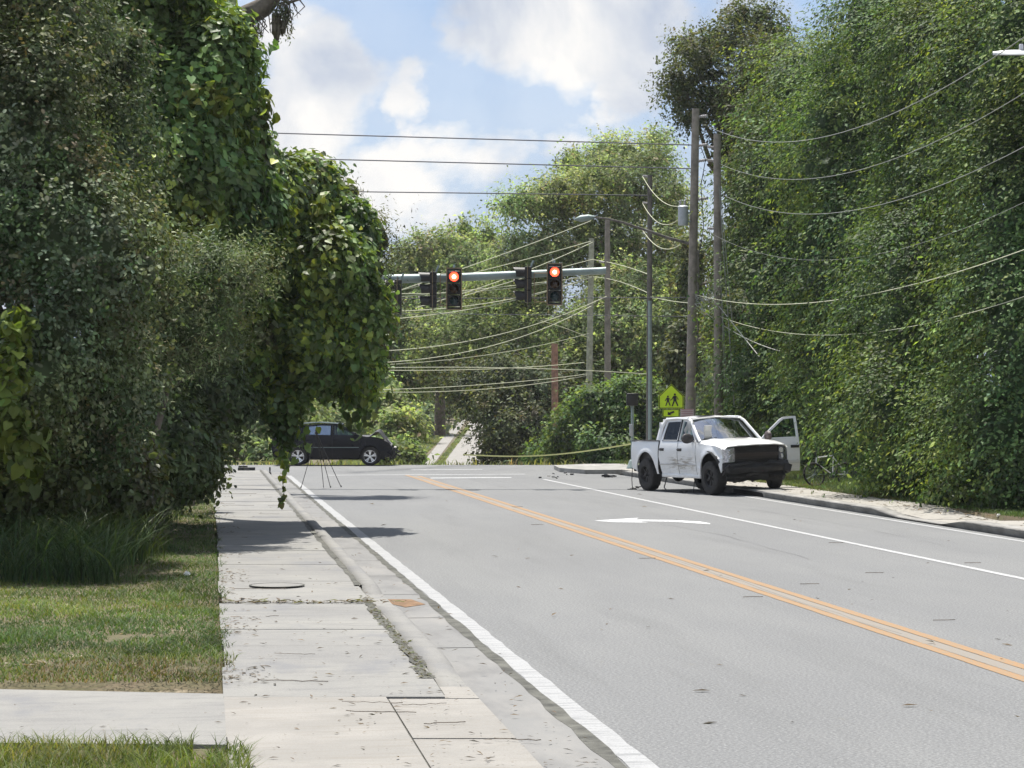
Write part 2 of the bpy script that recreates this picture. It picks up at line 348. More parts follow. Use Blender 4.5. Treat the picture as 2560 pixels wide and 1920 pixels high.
def blades(name, pos, ht, wd, lean, cols, w, m, parent=None, seg=2, seed=3):
    n = len(pos); th = RNG.random(n)*2*PI; dr = np.stack([np.cos(th), np.sin(th), np.zeros(n)], 1); sd = np.stack([-np.sin(th+RNG.normal(size=n)), np.cos(th+RNG.normal(size=n)), np.zeros(n)], 1)
    rows = []
    for i in range(seg+1):
        t = i/seg; c = pos+np.array([0, 0, 1.])*(ht*(t-.25*lean*t*t))[:, None]+dr*(ht*lean*t*t*.8)[:, None]
        if i < seg: ww = wd*(1-t*.6); rows += [c-sd*ww[:, None]/2, c+sd*ww[:, None]/2]
        else: rows += [c]
    k = len(rows); V = np.stack(rows, 1).reshape(-1, 3); f = []
    for i in range(seg-1): a = 2*i; f += [(a, a+1, a+3), (a, a+3, a+2)]
    a = 2*(seg-1); f += [(a, a+1, a+2)]
    Fc = (np.array(f)[None]+np.arange(n)[:, None, None]*k).reshape(-1, 3)
    return mesh_np(name, V, Fc, m, parent, np.repeat(palette(n, cols, w, pos, seed, .2), k, 0).clip(.004, .9))

# ------------------------------------------------------------------ materials
M_ASPH = surf_mat('asphalt', [(1, 1, 0, 1, (0.144, 0.149, 0.153), 1, (1, 1)), (.5, 5, .42, .62, (0.173, 0.178, 0.178), .8, (1, .25)), (.9, 6, .52, .7, (0.114, 0.118, 0.120), .7, (1.6, .12)),
                             (45, 3, .48, .58, (0.251, 0.253, 0.250), .55, (1, 1)), (38, 3, .47, .56, (0.085, 0.086, 0.089), .55, (1, 1)), (6, 8, .62, .72, (0.148, 0.142, 0.121), .35, (1, .6))], .85, .5, 90)
M_CONC = surf_mat('concrete', [(1, 1, 0, 1, (0.180, 0.179, 0.174), 1, (1, 1)), (.6, 6, .40, .62, (0.224, 0.221, 0.207), .9, (1, .8)), (3.5, 8, .5, .68, (0.134, 0.134, 0.134), .6, (.35, 1.6)),
                               (55, 3, .5, .63, (0.268, 0.261, 0.247), .4, (1, 1)), (14, 7, .58, .70, (0.107, 0.100, 0.087), .45, (.4, 1.8)), (1.3, 6, .54, .66, (0.147, 0.151, 0.161), .6, (1, .5))], .9, .35, 50)
M_CONCW = surf_mat('warm_concrete', [(1, 1, 0, 1, (0.218, 0.211, 0.197), 1, (1, 1)), (.8, 6, .45, .6, (0.265, 0.254, 0.236), .8, (1, 1)), (5, 8, .52, .68, (0.181, 0.164, 0.138), .5, (.3, 2.2)),
                               (60, 3, .52, .62, (0.181, 0.160, 0.138), .4, (1, 1))], .9, .35, 50)  # sunlit beige of the apron put into the colour, against greyer shaded concrete
M_CONCP = surf_mat('pale_concrete', [(1, 1, 0, 1, (0.288, 0.275, 0.249), 1, (1, 1)), (2, 6, .5, .65, (0.256, 0.243, 0.217), .7, (1, 1)), (12, 7, .58, .70, (0.141, 0.128, 0.109), .5, (.5, 1.8))], .9, .3, 50)
M_CURB = surf_mat('curb_concrete', [(1, 1, 0, 1, (.27, .265, .25), 1, (1, 1)), (3, 7, .42, .62, (.17, .165, .155), .8, (1, .6)), (1.4, 6, .5, .65, (.38, .37, .35), .7, (1, .5))], .9, .5, 40)
M_GUT = surf_mat('gutter_concrete', [(1, 1, 0, 1, (0.182, 0.182, 0.179), 1, (1, 1)), (2, 7, .45, .62, (0.140, 0.140, 0.139), .8, (1, .3)), (1.1, 6, .5, .66, (0.239, 0.232, 0.220), .6, (1, .3))], .9, .3, 50)
def paint(name, c, worn, th=.55, lat=.35):
    return surf_mat(name, [(1, 1, 0, 1, c, 1, (1, 1)), (30, 5, th, th+.06, worn, .8, (1, lat)), (2.5, 6, .55, .75, worn, .35, (1, 1))], .7, .3, 90)
M_WHITE = paint('white_road_paint', (.36, .365, .37), (.19, .195, .2), .53, .35)
M_WHITE2 = paint('worn_white_paint', (.52, .53, .54), (.17, .175, .18), .53, .4)
M_RIB = surf_mat('ribbed_white_line', [(1, 1, 0, 1, (.30, .305, .31), 1, (1, 1)), (14, 3, .52, .6, (.19, .195, .2), .75, (.12, 1)), (3, 6, .55, .7, (.22, .225, .23), .5, (1, .3)), (60, 3, .55, .62, (.15, .15, .155), .5, (1, 1))], .8, .5, 60)
M_YEL = paint('yellow_road_paint', (.27, .16, .075), (.20, .165, .12), .50, .5)
M_YELW = paint('worn_yellow_paint', (.20, .175, .145), (.19, .185, .175), .5, .5)
M_SOIL = surf_mat('verge_soil', [(1, 1, 0, 1, (.12, .095, .06), 1, (1, 1)), (1.2, 7, .45, .6, (.09, .085, .04), .8, (1, 1)), (2.2, 7, .58, .66, (.34, .29, .22), .7, (.6, 1.3)), (20, 5, .5, .6, (.05, .05, .028), .6, (1, 1))], .95, .8, 25)
M_SAND = mat('pale_sand', (.42, .37, .29), .95, var=.25, vs_=6, bump=.4, bs=60)
M_DIRT = mat('brown_dirt', (.16, .095, .05), .95, var=.35, vs_=9, bump=.5, bs=60)
M_SEAM = mat('dirty_seam', (.075, .075, .065), .95, var=.5, vs_=4, bump=.4)
M_DARK = mat('dark_gap', (.012, .012, .012), .9)
M_BARK = mat('bark', (.13, .11, .09), .95, var=.45, vs_=5, bump=.8, bs=14)
M_BARKR = mat('reddish_bark', (.30, .17, .12), .95, var=.35, vs_=5, bump=.6, bs=14)
M_POLE = mat('weathered_pole', (.24, .215, .185), .92, var=.25, vs_=4, bump=.6, bs=20)
M_POLED = mat('dark_pole', (.13, .12, .105), .92, var=.3, vs_=4, bump=.6, bs=20)
M_POLEG = mat('greenish_pole', (.33, .34, .26), .92, var=.25, vs_=4, bump=.4, bs=20)
M_GALV = mat('galvanised_steel', (.25, .31, .30), .55, .3, var=.12, vs_=3)
M_ALU = mat('brushed_aluminium', (.40, .42, .43), .5, .3, var=.1, vs_=5)
M_GREYBOX = mat('grey_enamel', (.42, .46, .50), .5, .1, var=.12, vs_=6)
M_INS = mat('grey_insulator', (.40, .38, .38), .5, var=.1)
M_WIRE_L = mat('bright_aluminium_wire', (.5, .5, .44), .45, .25)
M_WIRE_Y = mat('pale_cable', (.55, .56, .40), .6)
M_WIRE_D = mat('dark_wire', (.05, .055, .07), .6)
M_WIRE_G = mat('grey_wire', (.27, .28, .25), .5, .2)
M_BLK = mat('black_plastic', (.012, .012, .013), .5, var=.3)
M_SIGBLK = mat('signal_housing_black', (.014, .013, .012), .55)
M_FRAME = mat('backplate_edge', (.30, .22, .13), .6)
M_RED = mat('lit_red_lens', (.6, .02, .02), .4, emis=((1, .05, .02), 3.2))
M_REDC = mat('lit_red_core', (.8, .3, .2), .4, emis=((1, .33, .22), 6.5))
M_LENSG = mat('unlit_green_lens', (.01, .035, .04), .2)
M_LENSA = mat('unlit_amber_lens', (.05, .022, .006), .2)
M_FLUO = mat('fluorescent_yellow_green_sheet', (.60, .85, .015), .5, var=.05)
M_SIGNK = mat('black_sign_print', (.012, .012, .012), .6)
M_PINK = mat('faded_pink_print', (.38, .16, .18), .6)
M_SIGNW = mat('pale_sign_face', (.55, .47, .48), .6, var=.08)
M_TAPE = mat('yellow_tape', (.62, .60, .22), .5)
M_RUB = mat('tyre_rubber', (.026, .025, .024), .85, var=.35, vs_=7, bump=.4, bs=60)
M_BRUSH = mat('dark_under_metal', (.025, .022, .02), .8, var=.5, vs_=8, bump=.5, bs=30)
M_PLAST = mat('grey_black_plastic', (.016, .016, .018), .6, var=.25, vs_=5)
M_GRILL = mat('grille_dark_brown', (.018, .014, .013), .5, var=.25, vs_=6)
M_CHROME = mat('polished_alloy', (.75, .76, .78), .22, .85)
M_HEADL = mat('headlight_lens', (.50, .47, .47), .15, .35, var=.5, vs_=22, coat=1.)
M_HEADD = mat('headlight_reflector', (.08, .08, .08), .15, .5, var=.5, vs_=20)
M_SEAT = mat('dark_grey_cloth', (.03, .03, .032), .9, var=.2)
M_BAG = mat('airbag_fabric', (.5, .5, .49), .9, var=.15)
M_BLKPAINT = mat('black_blue_car_paint', (.004, .0045, .008), .22, .0, coat=.0, var=.25, vs_=3, spec=.25)
M_TAIL = mat('tail_lamp_red', (.25, .012, .01), .25, coat=.6)
M_GLASS = glass_mat('windscreen_glass', (.30, .38, .42), .40)
M_GLASSD = glass_mat('tinted_glass', (.06, .07, .08), .03)
M_GLASSC = glass_mat('clear_door_glass', (.62, .78, .74), .06)
M_MOSS = mat('spanish_moss', (.10, .085, .06), .95, var=.3, vs_=8)
M_LITTER = mat('white_litter', (.75, .75, .72), .7)
LM_VINE = leaf_mat('vine_leaf', .5, .32, .28); LM_GREY = leaf_mat('grey_leaf', .6, .28, .2, (1.1, 1.1, .6)); LM_TREE = leaf_mat('tree_leaf', .6, .40, .2)
LM_FAR = leaf_mat('sunlit_leaf', .6, .58, .2, (1.05, 1.08, .62)); LM_GRASS = leaf_mat('grass_blade', .55, .35, .3)

def white_truck_paint():
    m = bpy.data.materials.new('white_truck_paint'); m.use_nodes = True; t = m.node_tree; n = t.nodes; b = n['Principled BSDF']; lk = t.links
    b.inputs['Roughness'].default_value = .28; b.inputs['Coat Weight'].default_value = .6
    tcn = n.new('ShaderNodeTexCoord'); mp = n.new('ShaderNodeMapping'); mp.inputs['Scale'].default_value = (1.3, 1, 9); lk.new(tcn.outputs['Object'], mp.inputs[0])
    ns = n.new('ShaderNodeTexNoise'); ns.inputs['Scale'].default_value = 2.2; ns.inputs['Detail'].default_value = 8; ns.inputs['Roughness'].default_value = .62; lk.new(mp.outputs[0], ns.inputs['Vector'])
    sp = n.new('ShaderNodeSeparateXYZ'); lk.new(tcn.outputs['Object'], sp.inputs[0])
    def band(src, c, wd):
        a = n.new('ShaderNodeMath'); a.operation = 'SUBTRACT'; lk.new(src, a.inputs[0]); a.inputs[1].default_value = c
        q = n.new('ShaderNodeMath'); q.operation = 'ABSOLUTE'; lk.new(a.outputs[0], q.inputs[0])
        r = n.new('ShaderNodeMapRange'); r.interpolation_type = 'SMOOTHSTEP'; lk.new(q.outputs[0], r.inputs[0]); r.inputs[1].default_value = wd; r.inputs[2].default_value = wd*.35; return r.outputs[0]
    def mul(a, c):
        q = n.new('ShaderNodeMath'); q.operation = 'MULTIPLY'; lk.new(a, q.inputs[0])
        if isinstance(c, (int, float)): q.inputs[1].default_value = c
        else: lk.new(c, q.inputs[1])
        return q.outputs[0]
    side = n.new('ShaderNodeMath'); side.operation = 'LESS_THAN'; lk.new(sp.outputs['Y'], side.inputs[0]); side.inputs[1].default_value = -.8
    zone = mul(mul(band(sp.outputs['X'], .25, .95), band(sp.outputs['Z'], .80, .25)), side.outputs[0])
    r = n.new('ShaderNodeMapRange'); lk.new(ns.outputs['Fac'], r.inputs[0]); r.inputs[1].default_value = .44; r.inputs[2].default_value = .58
    f = mul(mul(zone, r.outputs[0]), .9)
    low = n.new('ShaderNodeMapRange'); lk.new(sp.outputs['Z'], low.inputs[0]); low.inputs[1].default_value = .78; low.inputs[2].default_value = .42; low.inputs[4].default_value = .35
    mxx = n.new('ShaderNodeMix'); mxx.data_type = 'RGBA'; lk.new(f, mxx.inputs[0]); mxx.inputs[6].default_value = (.78, .79, .80, 1); mxx.inputs[7].default_value = (.27, .24, .20, 1)
    mx2 = n.new('ShaderNodeMix'); mx2.data_type = 'RGBA'; lk.new(mul(low.outputs[0], r.outputs[0]), mx2.inputs[0]); lk.new(mxx.outputs[2], mx2.inputs[6]); mx2.inputs[7].default_value = (.36, .34, .31, 1)
    lk.new(mx2.outputs[2], b.inputs['Base Color']); return m
M_WPAINT = white_truck_paint()

# ------------------------------------------------------------------ ground, roads, pavements
HD = [(-200, 0), (92.5, 0), (100, -1.1), (115, -2.5), (150, -3.3), (200, -2.66), (270, -1.51), (330, -.45), (420, 1.2), (800, 4), (4000, 4)]
def hz(y): return float(np.interp(y, [a for a, _ in HD], [b for _, b in HD]))
def sidewalk_z(D): return float(np.interp(D, [0, 17.2, 19.5, 25.2, 26.2, 27.2, 80, 82.5], [.03, .03, .11, .11, .09, .12, .12, .02]))
def verge_z(s, y, u):
    z = (-.04 if 14.98-.2*min(0, s) < y < 18.6-.38*(s+.5)*(s < -.5) else (.015 if y < 17 else .095)) if y < 25 else sidewalk_z(y)-.015
    return z+(.08*min(1, (-s-2)/4) if (s <= -2 and 21 < y < 80) else 0)
def build_ground():
    S = [-2500, -800, -300, -120, -60, -40, -25, -16, -11, -8, -6, -4.5, -3, -2, -1, -.3, .1, .13, 15.6, 15.66, 16.4, 18, 21, 26, 34, 50, 80, 150, 400, 1200, 2500]
    U = [-150, -20, 0, 8] + list(np.arange(10, 24, .5)) + list(np.arange(24, 78, 2.)) + [78, 80, 81.5, 82, 84, 88, 91.5, 92.5, 94, 97, 100, 105, 110, 115, 125, 135, 150, 165, 180, 200, 220, 245, 270, 300, 330, 370, 420, 600, 800, 1500, 4000]
    V = []; Fc = []
    for s in S:
        for u in U:
            p = R(s, u); y = p.y
            if y < 80.5: z = verge_z(s, y, u) if s <= .12 else (-.06 if s < 15.65 else .13+.02*min(1, max(0, s-16)))
            elif y < 91.8: z = -.06 if s < 9 else (-.06 if s < 15.65 else .1)
            else: z = hz(y)-(.0 if y > 93 else .05)
            V.append((p.x, p.y, z))
    nu = len(U)
    for i in range(len(S)-1):
        for j in range(nu-1): a = i*nu+j; Fc.append((a, a+nu, a+nu+1, a+1))
    return tag(mesh_np('ground', V, Fc, M_SOIL), kind='structure')
build_ground()

def strip(name, s0, s1, u0, u1, z, m, parent=None, du=2., zf=None, wob=0.):
    n = max(1, int((u1-u0)/du)); V = []; Fc = []
    for i in range(n+1):
        u = u0+(u1-u0)*i/n
        for s in (s0, s1):
            q = R(s+(random.uniform(-wob, wob) if wob else 0), u); V.append((q.x, q.y, zf(q.y) if zf else z))
    for i in range(n): a = 2*i; Fc.append((a, a+1, a+3, a+2))
    return mesh_np(name, V, Fc, m, parent)
def flat(name, pts, z, m, parent=None, th=0.):
    mb = MB(); mb.poly([(p[0], p[1], z) for p in pts], (0, 0, -th) if th else None); return mb.build(name, m, parent, smooth=False)

road = strip('road', 2.52, 14.05, -30, 79.2, 0., M_ASPH); tag(road, kind='structure')
A = [R(-60, 79.2), R(40, 79.2)]
cross = flat('cross_street', [R(-70, 79.2), R(15.2, 79.2), R(15.2, 81), (40, 82.0), (40, 91.6), (-75, 92.6)], -.001, M_ASPH); tag(cross, kind='structure')
strip('edge_line', 2.61, 2.79, -5, UD(77, 2.7), .004, M_RIB, road, .35, wob=.010)
strip('centre_line', 6.65, 6.78, 5, UD(77.5, 6.8), .004, M_YEL, road, .5, wob=.006)
strip('centre_line', 6.97, 7.10, 5, UD(76.5, 6.9), .004, M_YEL, road, .5, wob=.006)
strip('worn_centre_gap', 6.79, 6.96, 5, UD(76.5, 6.9), .003, M_YELW, road, 1.)
strip('lane_line', 10.63, 10.76, 20, UD(73, 10.7), .004, M_WHITE, road, .5, wob=.005)
strip('edge_line', 13.66, 13.77, 25, UD(60, 13.7), .004, M_WHITE, road, .5, wob=.006)
flat('stop_line', [P(968, 1034.5, 1), P(1102, 1037, 1)] and [R(7.2, 73.6), R(9.9, 73.9), R(9.9, 74.35), R(7.2, 74.2)], .004, M_WHITE2, road)
flat('crossing_line', [R(7.5, 84.2), R(10.2, 84.4), R(10.2, 84.7), R(7.5, 84.55)], .0035, M_WHITE2, road)
flat('crossing_line', [R(4.0, 77.5), R(10.9, 77.9), R(10.9, 78.15), R(4.0, 77.75)], .0035, M_WHITE2, road)
# left-turn arrow: shaft comes along the lane, bends over and points left
def arrow():
    def G(x, y): D = H*F/(y-HY); return ((x-CX)/F*D, D)
    c0 = G(1283, 1124.5); pts = []
    up = [(1283, 1125.2), (1300, 1123.8), (1380, 1118.8), (1372, 1122.6), (1450, 1123.6), (1510, 1126.6), (1534, 1130.6)]
    lo = [(1534, 1132.6), (1505, 1131.0), (1450, 1127.2), (1380, 1126.2), (1400, 1129.2), (1330, 1128.4)]
    flat('turn_arrow', [G(*p) for p in up+lo], .004, M_WHITE2, road)
arrow()
def crack(pts, w=.006):
    mb = MB(); q = []
    for (a, b) in zip(pts, pts[1:]):
        n = 7
        for i in range(n): t = i/n; q.append((a[0]+(b[0]-a[0])*t+random.uniform(-.05, .05), a[1]+(b[1]-a[1])*t+random.uniform(-.08, .08)))
    q.append(pts[-1]); V = [(mb.b.verts.new(R(x-w*random.uniform(.2, 1), y, .0035)), mb.b.verts.new(R(x+w*random.uniform(.2, 1), y+.01, .0035))) for x, y in q]
    for i in range(len(V)-1): mb.b.faces.new((V[i][0], V[i+1][0], V[i+1][1], V[i][1]))
    mb.build('crack', M_CRACK, road, smooth=False)
M_CRACK = mat('asphalt_crack', (.07, .07, .072), .95)
for c_ in (((6.2, 16.5), (6.5, 17.4), (7.4, 18.2)), ((6.85, 22), (6.87, 30), (6.86, 42)), ((8.9, 33), (9.1, 39), (8.8, 44)), ((12.0, 36), (12.3, 42), (12.1, 50))): crack(c_)
# left gutter and kerb
gut = strip('gutter', 2.02, 2.52, -30, UD(81, 2.3), 0., M_GUT, None, 1., zf=lambda y: .012); tag(gut, kind='structure')
strip('gutter_seam', 2.50, 2.60, -30, UD(80, 2.3), .006, M_SEAM, gut, .5, zf=lambda y: .0145, wob=.02)
for D in np.arange(20.9, 80, 3.05): strip('gutter_joint', 2.05, 2.5, UD(D), UD(D)+.025, .015, M_DARK, gut)
def kerb(name, s_back, s_top, s_face, D0, D1, ztop, m, kind='structure', du=.4, end0=.6, end1=.6, parent=None, wob=.008):
    n = int((D1-D0)/du); V = []; Fc = []
    for i in range(n+1):
        D = D0+(D1-D0)*i/n; e = min(1, max(.06, (D-D0)/end0), max(.06, (D1-D)/end1)) if (end0 and end1) else 1; h = (ztop(D) if callable(ztop) else ztop)*e+.012; j = random.uniform(-wob, wob)
        for s, z in ((s_back, -.05), (s_back, h), (s_top+j, h), (s_face-.04+j, h-.02), (s_face+j, h*.55), (s_face+.03, .0)):
            q = R(s, UD(D, s), z); V.append(q[:])
    k = 6
    for i in range(n):
        for j in range(k-1): a = i*k+j; Fc.append((a, a+1, a+1+k, a+k))
    o = mesh_np(name, V, Fc, m, parent, smooth=False); 
    if kind: o['kind'] = kind
    return o
kerb('kerb', 1.80, 1.98, 2.06, 18.1, 25.2, lambda D: sidewalk_z(D)+.012, M_CONC, end0=1.6)
kerb('kerb', 1.84, 1.98, 2.06, 27.0, 81, lambda D: .135, M_CONC, end0=.5, end1=2.)
strip('kerb_seam', 1.70, 1.80, UD(18.3, 1.7), UD(25.5, 1.7), 0, M_SEAM, gut, .25, zf=lambda y: sidewalk_z(y)+.004, wob=.03)
strip('kerb_seam', 1.76, 1.84, UD(27.4, 1.7), UD(80, 1.7), 0, M_SEAM, gut, .4, zf=lambda y: sidewalk_z(y)+.004, wob=.02)
dp = MB(); dp.poly([R(1.9, UD(26.4), .016), R(2.2, UD(25.25), .016), R(2.46, UD(25.6), .016), R(2.36, UD(26.3), .016)]); dp.build('dirt_patch', M_DIRT, gut, smooth=False)
# pavement slabs
sw = empty('pavement'); tag(sw, kind='structure')
b0 = strip('bedding', .16, 1.82, 3, UD(82.3), 0, M_SEAM, sw, 1., zf=lambda y: sidewalk_z(y)-.02)
D = 13.2; i = 0
def slab(s0, s1, D0, D1, m, parent, name='slab', zf=sidewalk_z, gap=.012, tilt=.004):
    mb = MB(); a = random.uniform(-tilt, tilt); V = []
    for dz in (0, -.08):
        for s, DD in ((s0, D0+gap), (s1, D0+gap), (s1, D1-gap), (s0, D1-gap)):
            V.append(mb.b.verts.new(R(s, UD(DD, s), zf(DD)+dz+a)))
    mb.b.faces.new(V[:4]); mb.b.faces.new(V[4:][::-1])
    for k in range(4): mb.b.faces.new((V[k], V[k+4], V[(k+1) % 4+4], V[(k+1) % 4]))
    return mb.build(name, m, parent, smooth=False)
edges = [8.5, 10.8, 13.2, 15.3, 17.4] + list(np.arange(18.95, 81.5, 1.52)) + [82.3]
for i in range(len(edges)-1):
    D0, D1 = edges[i], edges[i+1]; warm = D1 < 18
    slab(.14+random.uniform(-.03, .02), 1.80 if not warm else 1.35, D0, D1, M_CONCW if warm else M_CONC, sw, gap=.004 if warm else random.choice((.002, .003, .005)))
    if warm: slab(1.37, 2.06, D0, D1, M_CONCW, sw, zf=lambda y: .024)
slab(1.80, 2.06, 17.4, 18.15, M_CONCW, sw, zf=lambda y: .026); slab(1.80, 2.06, 25.2, 27.0, M_CONC, sw, zf=lambda y: .045)
dw = empty('driveway'); tag(dw, kind='structure')
def dquad(a, b, c, d, m, z=.035):
    mb = MB(); mb.poly([(p[0], p[1], z) for p in (a, b, c, d)], (0, 0, -.1)); mb.build('slab', m, dw, smooth=False)
dquad(R(-3.2, 15.7), R(.12, 15.05), R(.12, 17.75), R(-3.2, 18.75), M_CONC); dquad(R(-9, 16.4), R(-3.23, 15.7), R(-3.23, 18.75), R(-9, 20), M_CONC)
# right side: kerb with inlet and dropped ramp, pavement, verge
def rz(D): return float(np.interp(D, [0, 42.6, 43.8, 46.6, 48.3, 300], [.15, .15, .03, .03, .15, .15]))
kerb('kerb', 14.3, 14.16, 14.04, 25, 58.0, rz, M_CURB, end0=0, end1=0, wob=.012); kerb('kerb', 14.3, 14.16, 14.04, 61.4, 78.2, .15, M_CURB, end0=.01, end1=1.)
inl = thing('storm_drain', 'concrete kerb drain inlet with a dark open slot under the front of the white truck', 'storm drain')
for_in = MB(); c = [R(14.02, UD(58, 14)), R(14.7, UD(58, 14.7)), R(14.7, UD(61.4, 14.7)), R(14.02, UD(61.4, 14))]
for_in.poly([(p.x, p.y, .165) for p in c], (0, 0, -.045)); for_in.build('lid_slab', M_CURB, inl, smooth=False)
db = MB(); c2 = [R(14.08, UD(58, 14)), R(14.7, UD(58, 14.7)), R(14.7, UD(61.4, 14.7)), R(14.08, UD(61.4, 14))]
db.poly([(p.x, p.y, .118) for p in c2], (0, 0, -.118)); db.build('opening', M_DARK, inl, smooth=False)
swr = empty('far_pavement'); tag(swr, kind='structure'); e2 = list(np.arange(25.5, 80, 1.55))
for i in range(len(e2)-1): slab(14.31, 15.75+random.uniform(-.05, .05), e2[i], e2[i+1], M_CONCP, swr, zf=lambda y: rz(y)+.004)
corner = flat('corner_pavement', [R(13.0, 77.9), R(16.5, 77.9), R(30, 78), R(30, 88), R(14.5, 86.5), R(12.9, 84.5), R(12.5, 80.5)], .15, M_CURB, None, .22); tag(corner, kind='structure')
# far road over the dip
def far_strip(name, xa, xb, m, dz=.03, D0=120, D1=420):
    V = []; Fc = []; ys = list(np.arange(D0, D1, 10.))
    for y in ys: V += [(xa(y), y, hz(y)+dz), (xb(y), y, hz(y)+dz)]
    for i in range(len(ys)-1): a = 2*i; Fc.append((a, a+1, a+3, a+2))
    return tag(mesh_np(name, V, Fc, m), kind='structure')
far_strip('distant_road', lambda y: -6.2-.004*(y-200), lambda y: -2.2-.014*(y-200), M_CONCW)
far_strip('distant_pavement', lambda y: -8.0-.008*(y-200), lambda y: -6.95-.004*(y-200), M_CONCW, .04)

# ------------------------------------------------------------------ trees and bushes
VINE = ([(0.068, 0.122, 0.040), (0.101, 0.170, 0.052), (0.139, 0.212, 0.065), (0.255, 0.332, 0.071), (0.093, 0.111, 0.051)], [4, 5, 4, .6, .6])
GREY = ([(0.111, 0.155, 0.072), (0.146, 0.193, 0.094), (0.193, 0.232, 0.135), (0.093, 0.144, 0.051), (0.184, 0.172, 0.090)], [4, 4, 2, 3, 1])
WALL = ([(0.066, 0.124, 0.050), (0.101, 0.173, 0.059), (0.140, 0.221, 0.075), (0.206, 0.279, 0.084), (0.074, 0.099, 0.056)], [4, 5, 3, .8, 1])
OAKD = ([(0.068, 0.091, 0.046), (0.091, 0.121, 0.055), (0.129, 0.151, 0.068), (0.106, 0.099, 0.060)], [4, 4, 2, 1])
SUNL = ([(0.210, 0.281, 0.114), (0.284, 0.360, 0.161), (0.361, 0.400, 0.208), (0.172, 0.221, 0.103), (0.380, 0.339, 0.230)], [4, 4, 2, 3, .8])  # paler than real leaves: sunlight and haze put into the colour
MIDD = ([(0.155, 0.205, 0.089), (0.221, 0.284, 0.127), (0.309, 0.365, 0.162), (0.177, 0.171, 0.112)], [4, 4, 2, 1])  # far leaves also lightened in colour to look sunlit and hazy

def tree(name, label, cat, spec, n, size, kind, pal, m, trunk=None, group=None, crown='crown', sub=5, subf=.42, bsc=.93, **kw):
    C, Rr = lobes_px(spec); C0 = C; base = trunk[0] if trunk else Vector((C[:, 0].mean(), C[:, 1].mean(), 0.))
    t = thing(name, label, cat, (base[0], base[1], base[2] if len(base) > 2 else 0), 0, group)
    Cl = C0-np.array(t.location)
    if sub: C, Rr = clumps(C, Rr, sub, kw.get('seed', 1), subf, bsc)
    o = foliage_at(crown, t, C, Rr, n, size, kind, pal, m, **kw)
    if trunk:
        mb = MB(); mb_m = trunk[3] if len(trunk) > 3 else M_BARK; top = Vector(trunk[1])-t.location; r0 = trunk[2]
        pts = [Vector((0, 0, -.3)), Vector((random.uniform(-.1, .1), 0, top.z*.3)), Vector((top.x*.6, top.y*.6, top.z*.65)), top]
        limb_tube(mb, pts, r0, r0*.45, 9)
        mb.build('trunk', mb_m, t)
        li = MB()
        for c in Cl:
            c = Vector(c); st = pts[random.choice((1, 2))].lerp(pts[2], random.random()); mid = st.lerp(c, .5)+Vector((random.uniform(-.4, .4), 0, random.uniform(-.2, .5)))
            limb_tube(li, [st, mid, c], r0*.4, r0*.12, 6)
        li.build('limbs', mb_m, t)
    return t
def foliage_at(crown, t, C, Rr, n, size, kind, pal, m, **kw):
    o = foliage(crown, None, C, Rr, n, size, kind, pal[0], pal[1], m, **kw)
    o.parent = t; o.data.transform(Matrix.Translation(-t.location)); o['kind'] = 'stuff'; return o

# left: grey small-leaved shrub nearest, then vine-covered trees
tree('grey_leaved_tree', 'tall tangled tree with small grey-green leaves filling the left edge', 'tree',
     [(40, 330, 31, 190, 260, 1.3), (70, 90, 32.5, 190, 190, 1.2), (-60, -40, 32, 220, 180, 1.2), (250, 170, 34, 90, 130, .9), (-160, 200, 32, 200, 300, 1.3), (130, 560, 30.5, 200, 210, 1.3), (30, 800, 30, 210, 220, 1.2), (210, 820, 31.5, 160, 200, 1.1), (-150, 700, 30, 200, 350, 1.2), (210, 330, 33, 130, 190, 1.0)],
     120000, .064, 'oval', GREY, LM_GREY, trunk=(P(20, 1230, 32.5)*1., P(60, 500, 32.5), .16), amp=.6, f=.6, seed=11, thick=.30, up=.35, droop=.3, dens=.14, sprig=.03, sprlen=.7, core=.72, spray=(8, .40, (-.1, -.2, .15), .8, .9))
tree('yellow_green_vine', 'strand of bright yellow-green heart-shaped vine leaves hanging at the left edge', 'vine',
     [(25, 800, 28.6, 38, 70, .35), (20, 900, 28.6, 45, 70, .35), (55, 985, 28.6, 35, 55, .3), (40, 700, 28.6, 20, 30, .25)],
     900, .125, 'grape', ([(.14, .20, .04), (.18, .24, .05), (.10, .15, .03)], [3, 2, 2]), LM_VINE, amp=.15, f=1.2, seed=19, thick=.15, up=.3, droop=.9, dens=.4, sprig=.0, core=0, crown='leaves', sub=0)
tree('yellow_green_vine', 'bright yellow-green vine leaves in short streaks across the dark vine-covered trees', 'vine',
     [(700, 470, 42.4, 22, 45, .25), (715, 530, 42.2, 20, 45, .25), (190, 980-40, 31, 1, 1, .1), (560, 240, 41, 22, 40, .3), (360, 330, 38.4, 60, 22, .3), (430, 215, 38.6, 60, 20, .3), (480, 700, 40.5, 55, 18, .3)],
     1000, .15, 'grape', ([(.15, .20, .045), (.19, .23, .06), (.12, .17, .035)], [3, 2, 2]), LM_VINE, amp=.2, f=1.2, seed=20, thick=.2, up=.3, droop=.9, dens=.4, sprig=.0, core=0, crown='leaves', sub=0)
tree('grey_leaved_shrub', 'grey-leaved branch clump with pale leaf tips standing out of the middle of the vines', 'shrub',
     [(380, 610, 36, 130, 75, .9), (480, 590, 36.5, 95, 55, .8), (330, 720, 36, 120, 110, .9), (440, 700, 36, 90, 80, .8)],
     22000, .078, 'lance', GREY, LM_GREY, trunk=(P(330, 1150, 36.5), P(380, 680, 36.5), .08), amp=.3, f=1.0, seed=12, thick=.3, up=.4, droop=.0, dens=.25, sprig=.05, sprlen=.6, spray=(9, .45, (.2, -.2, .35), .6, .9))
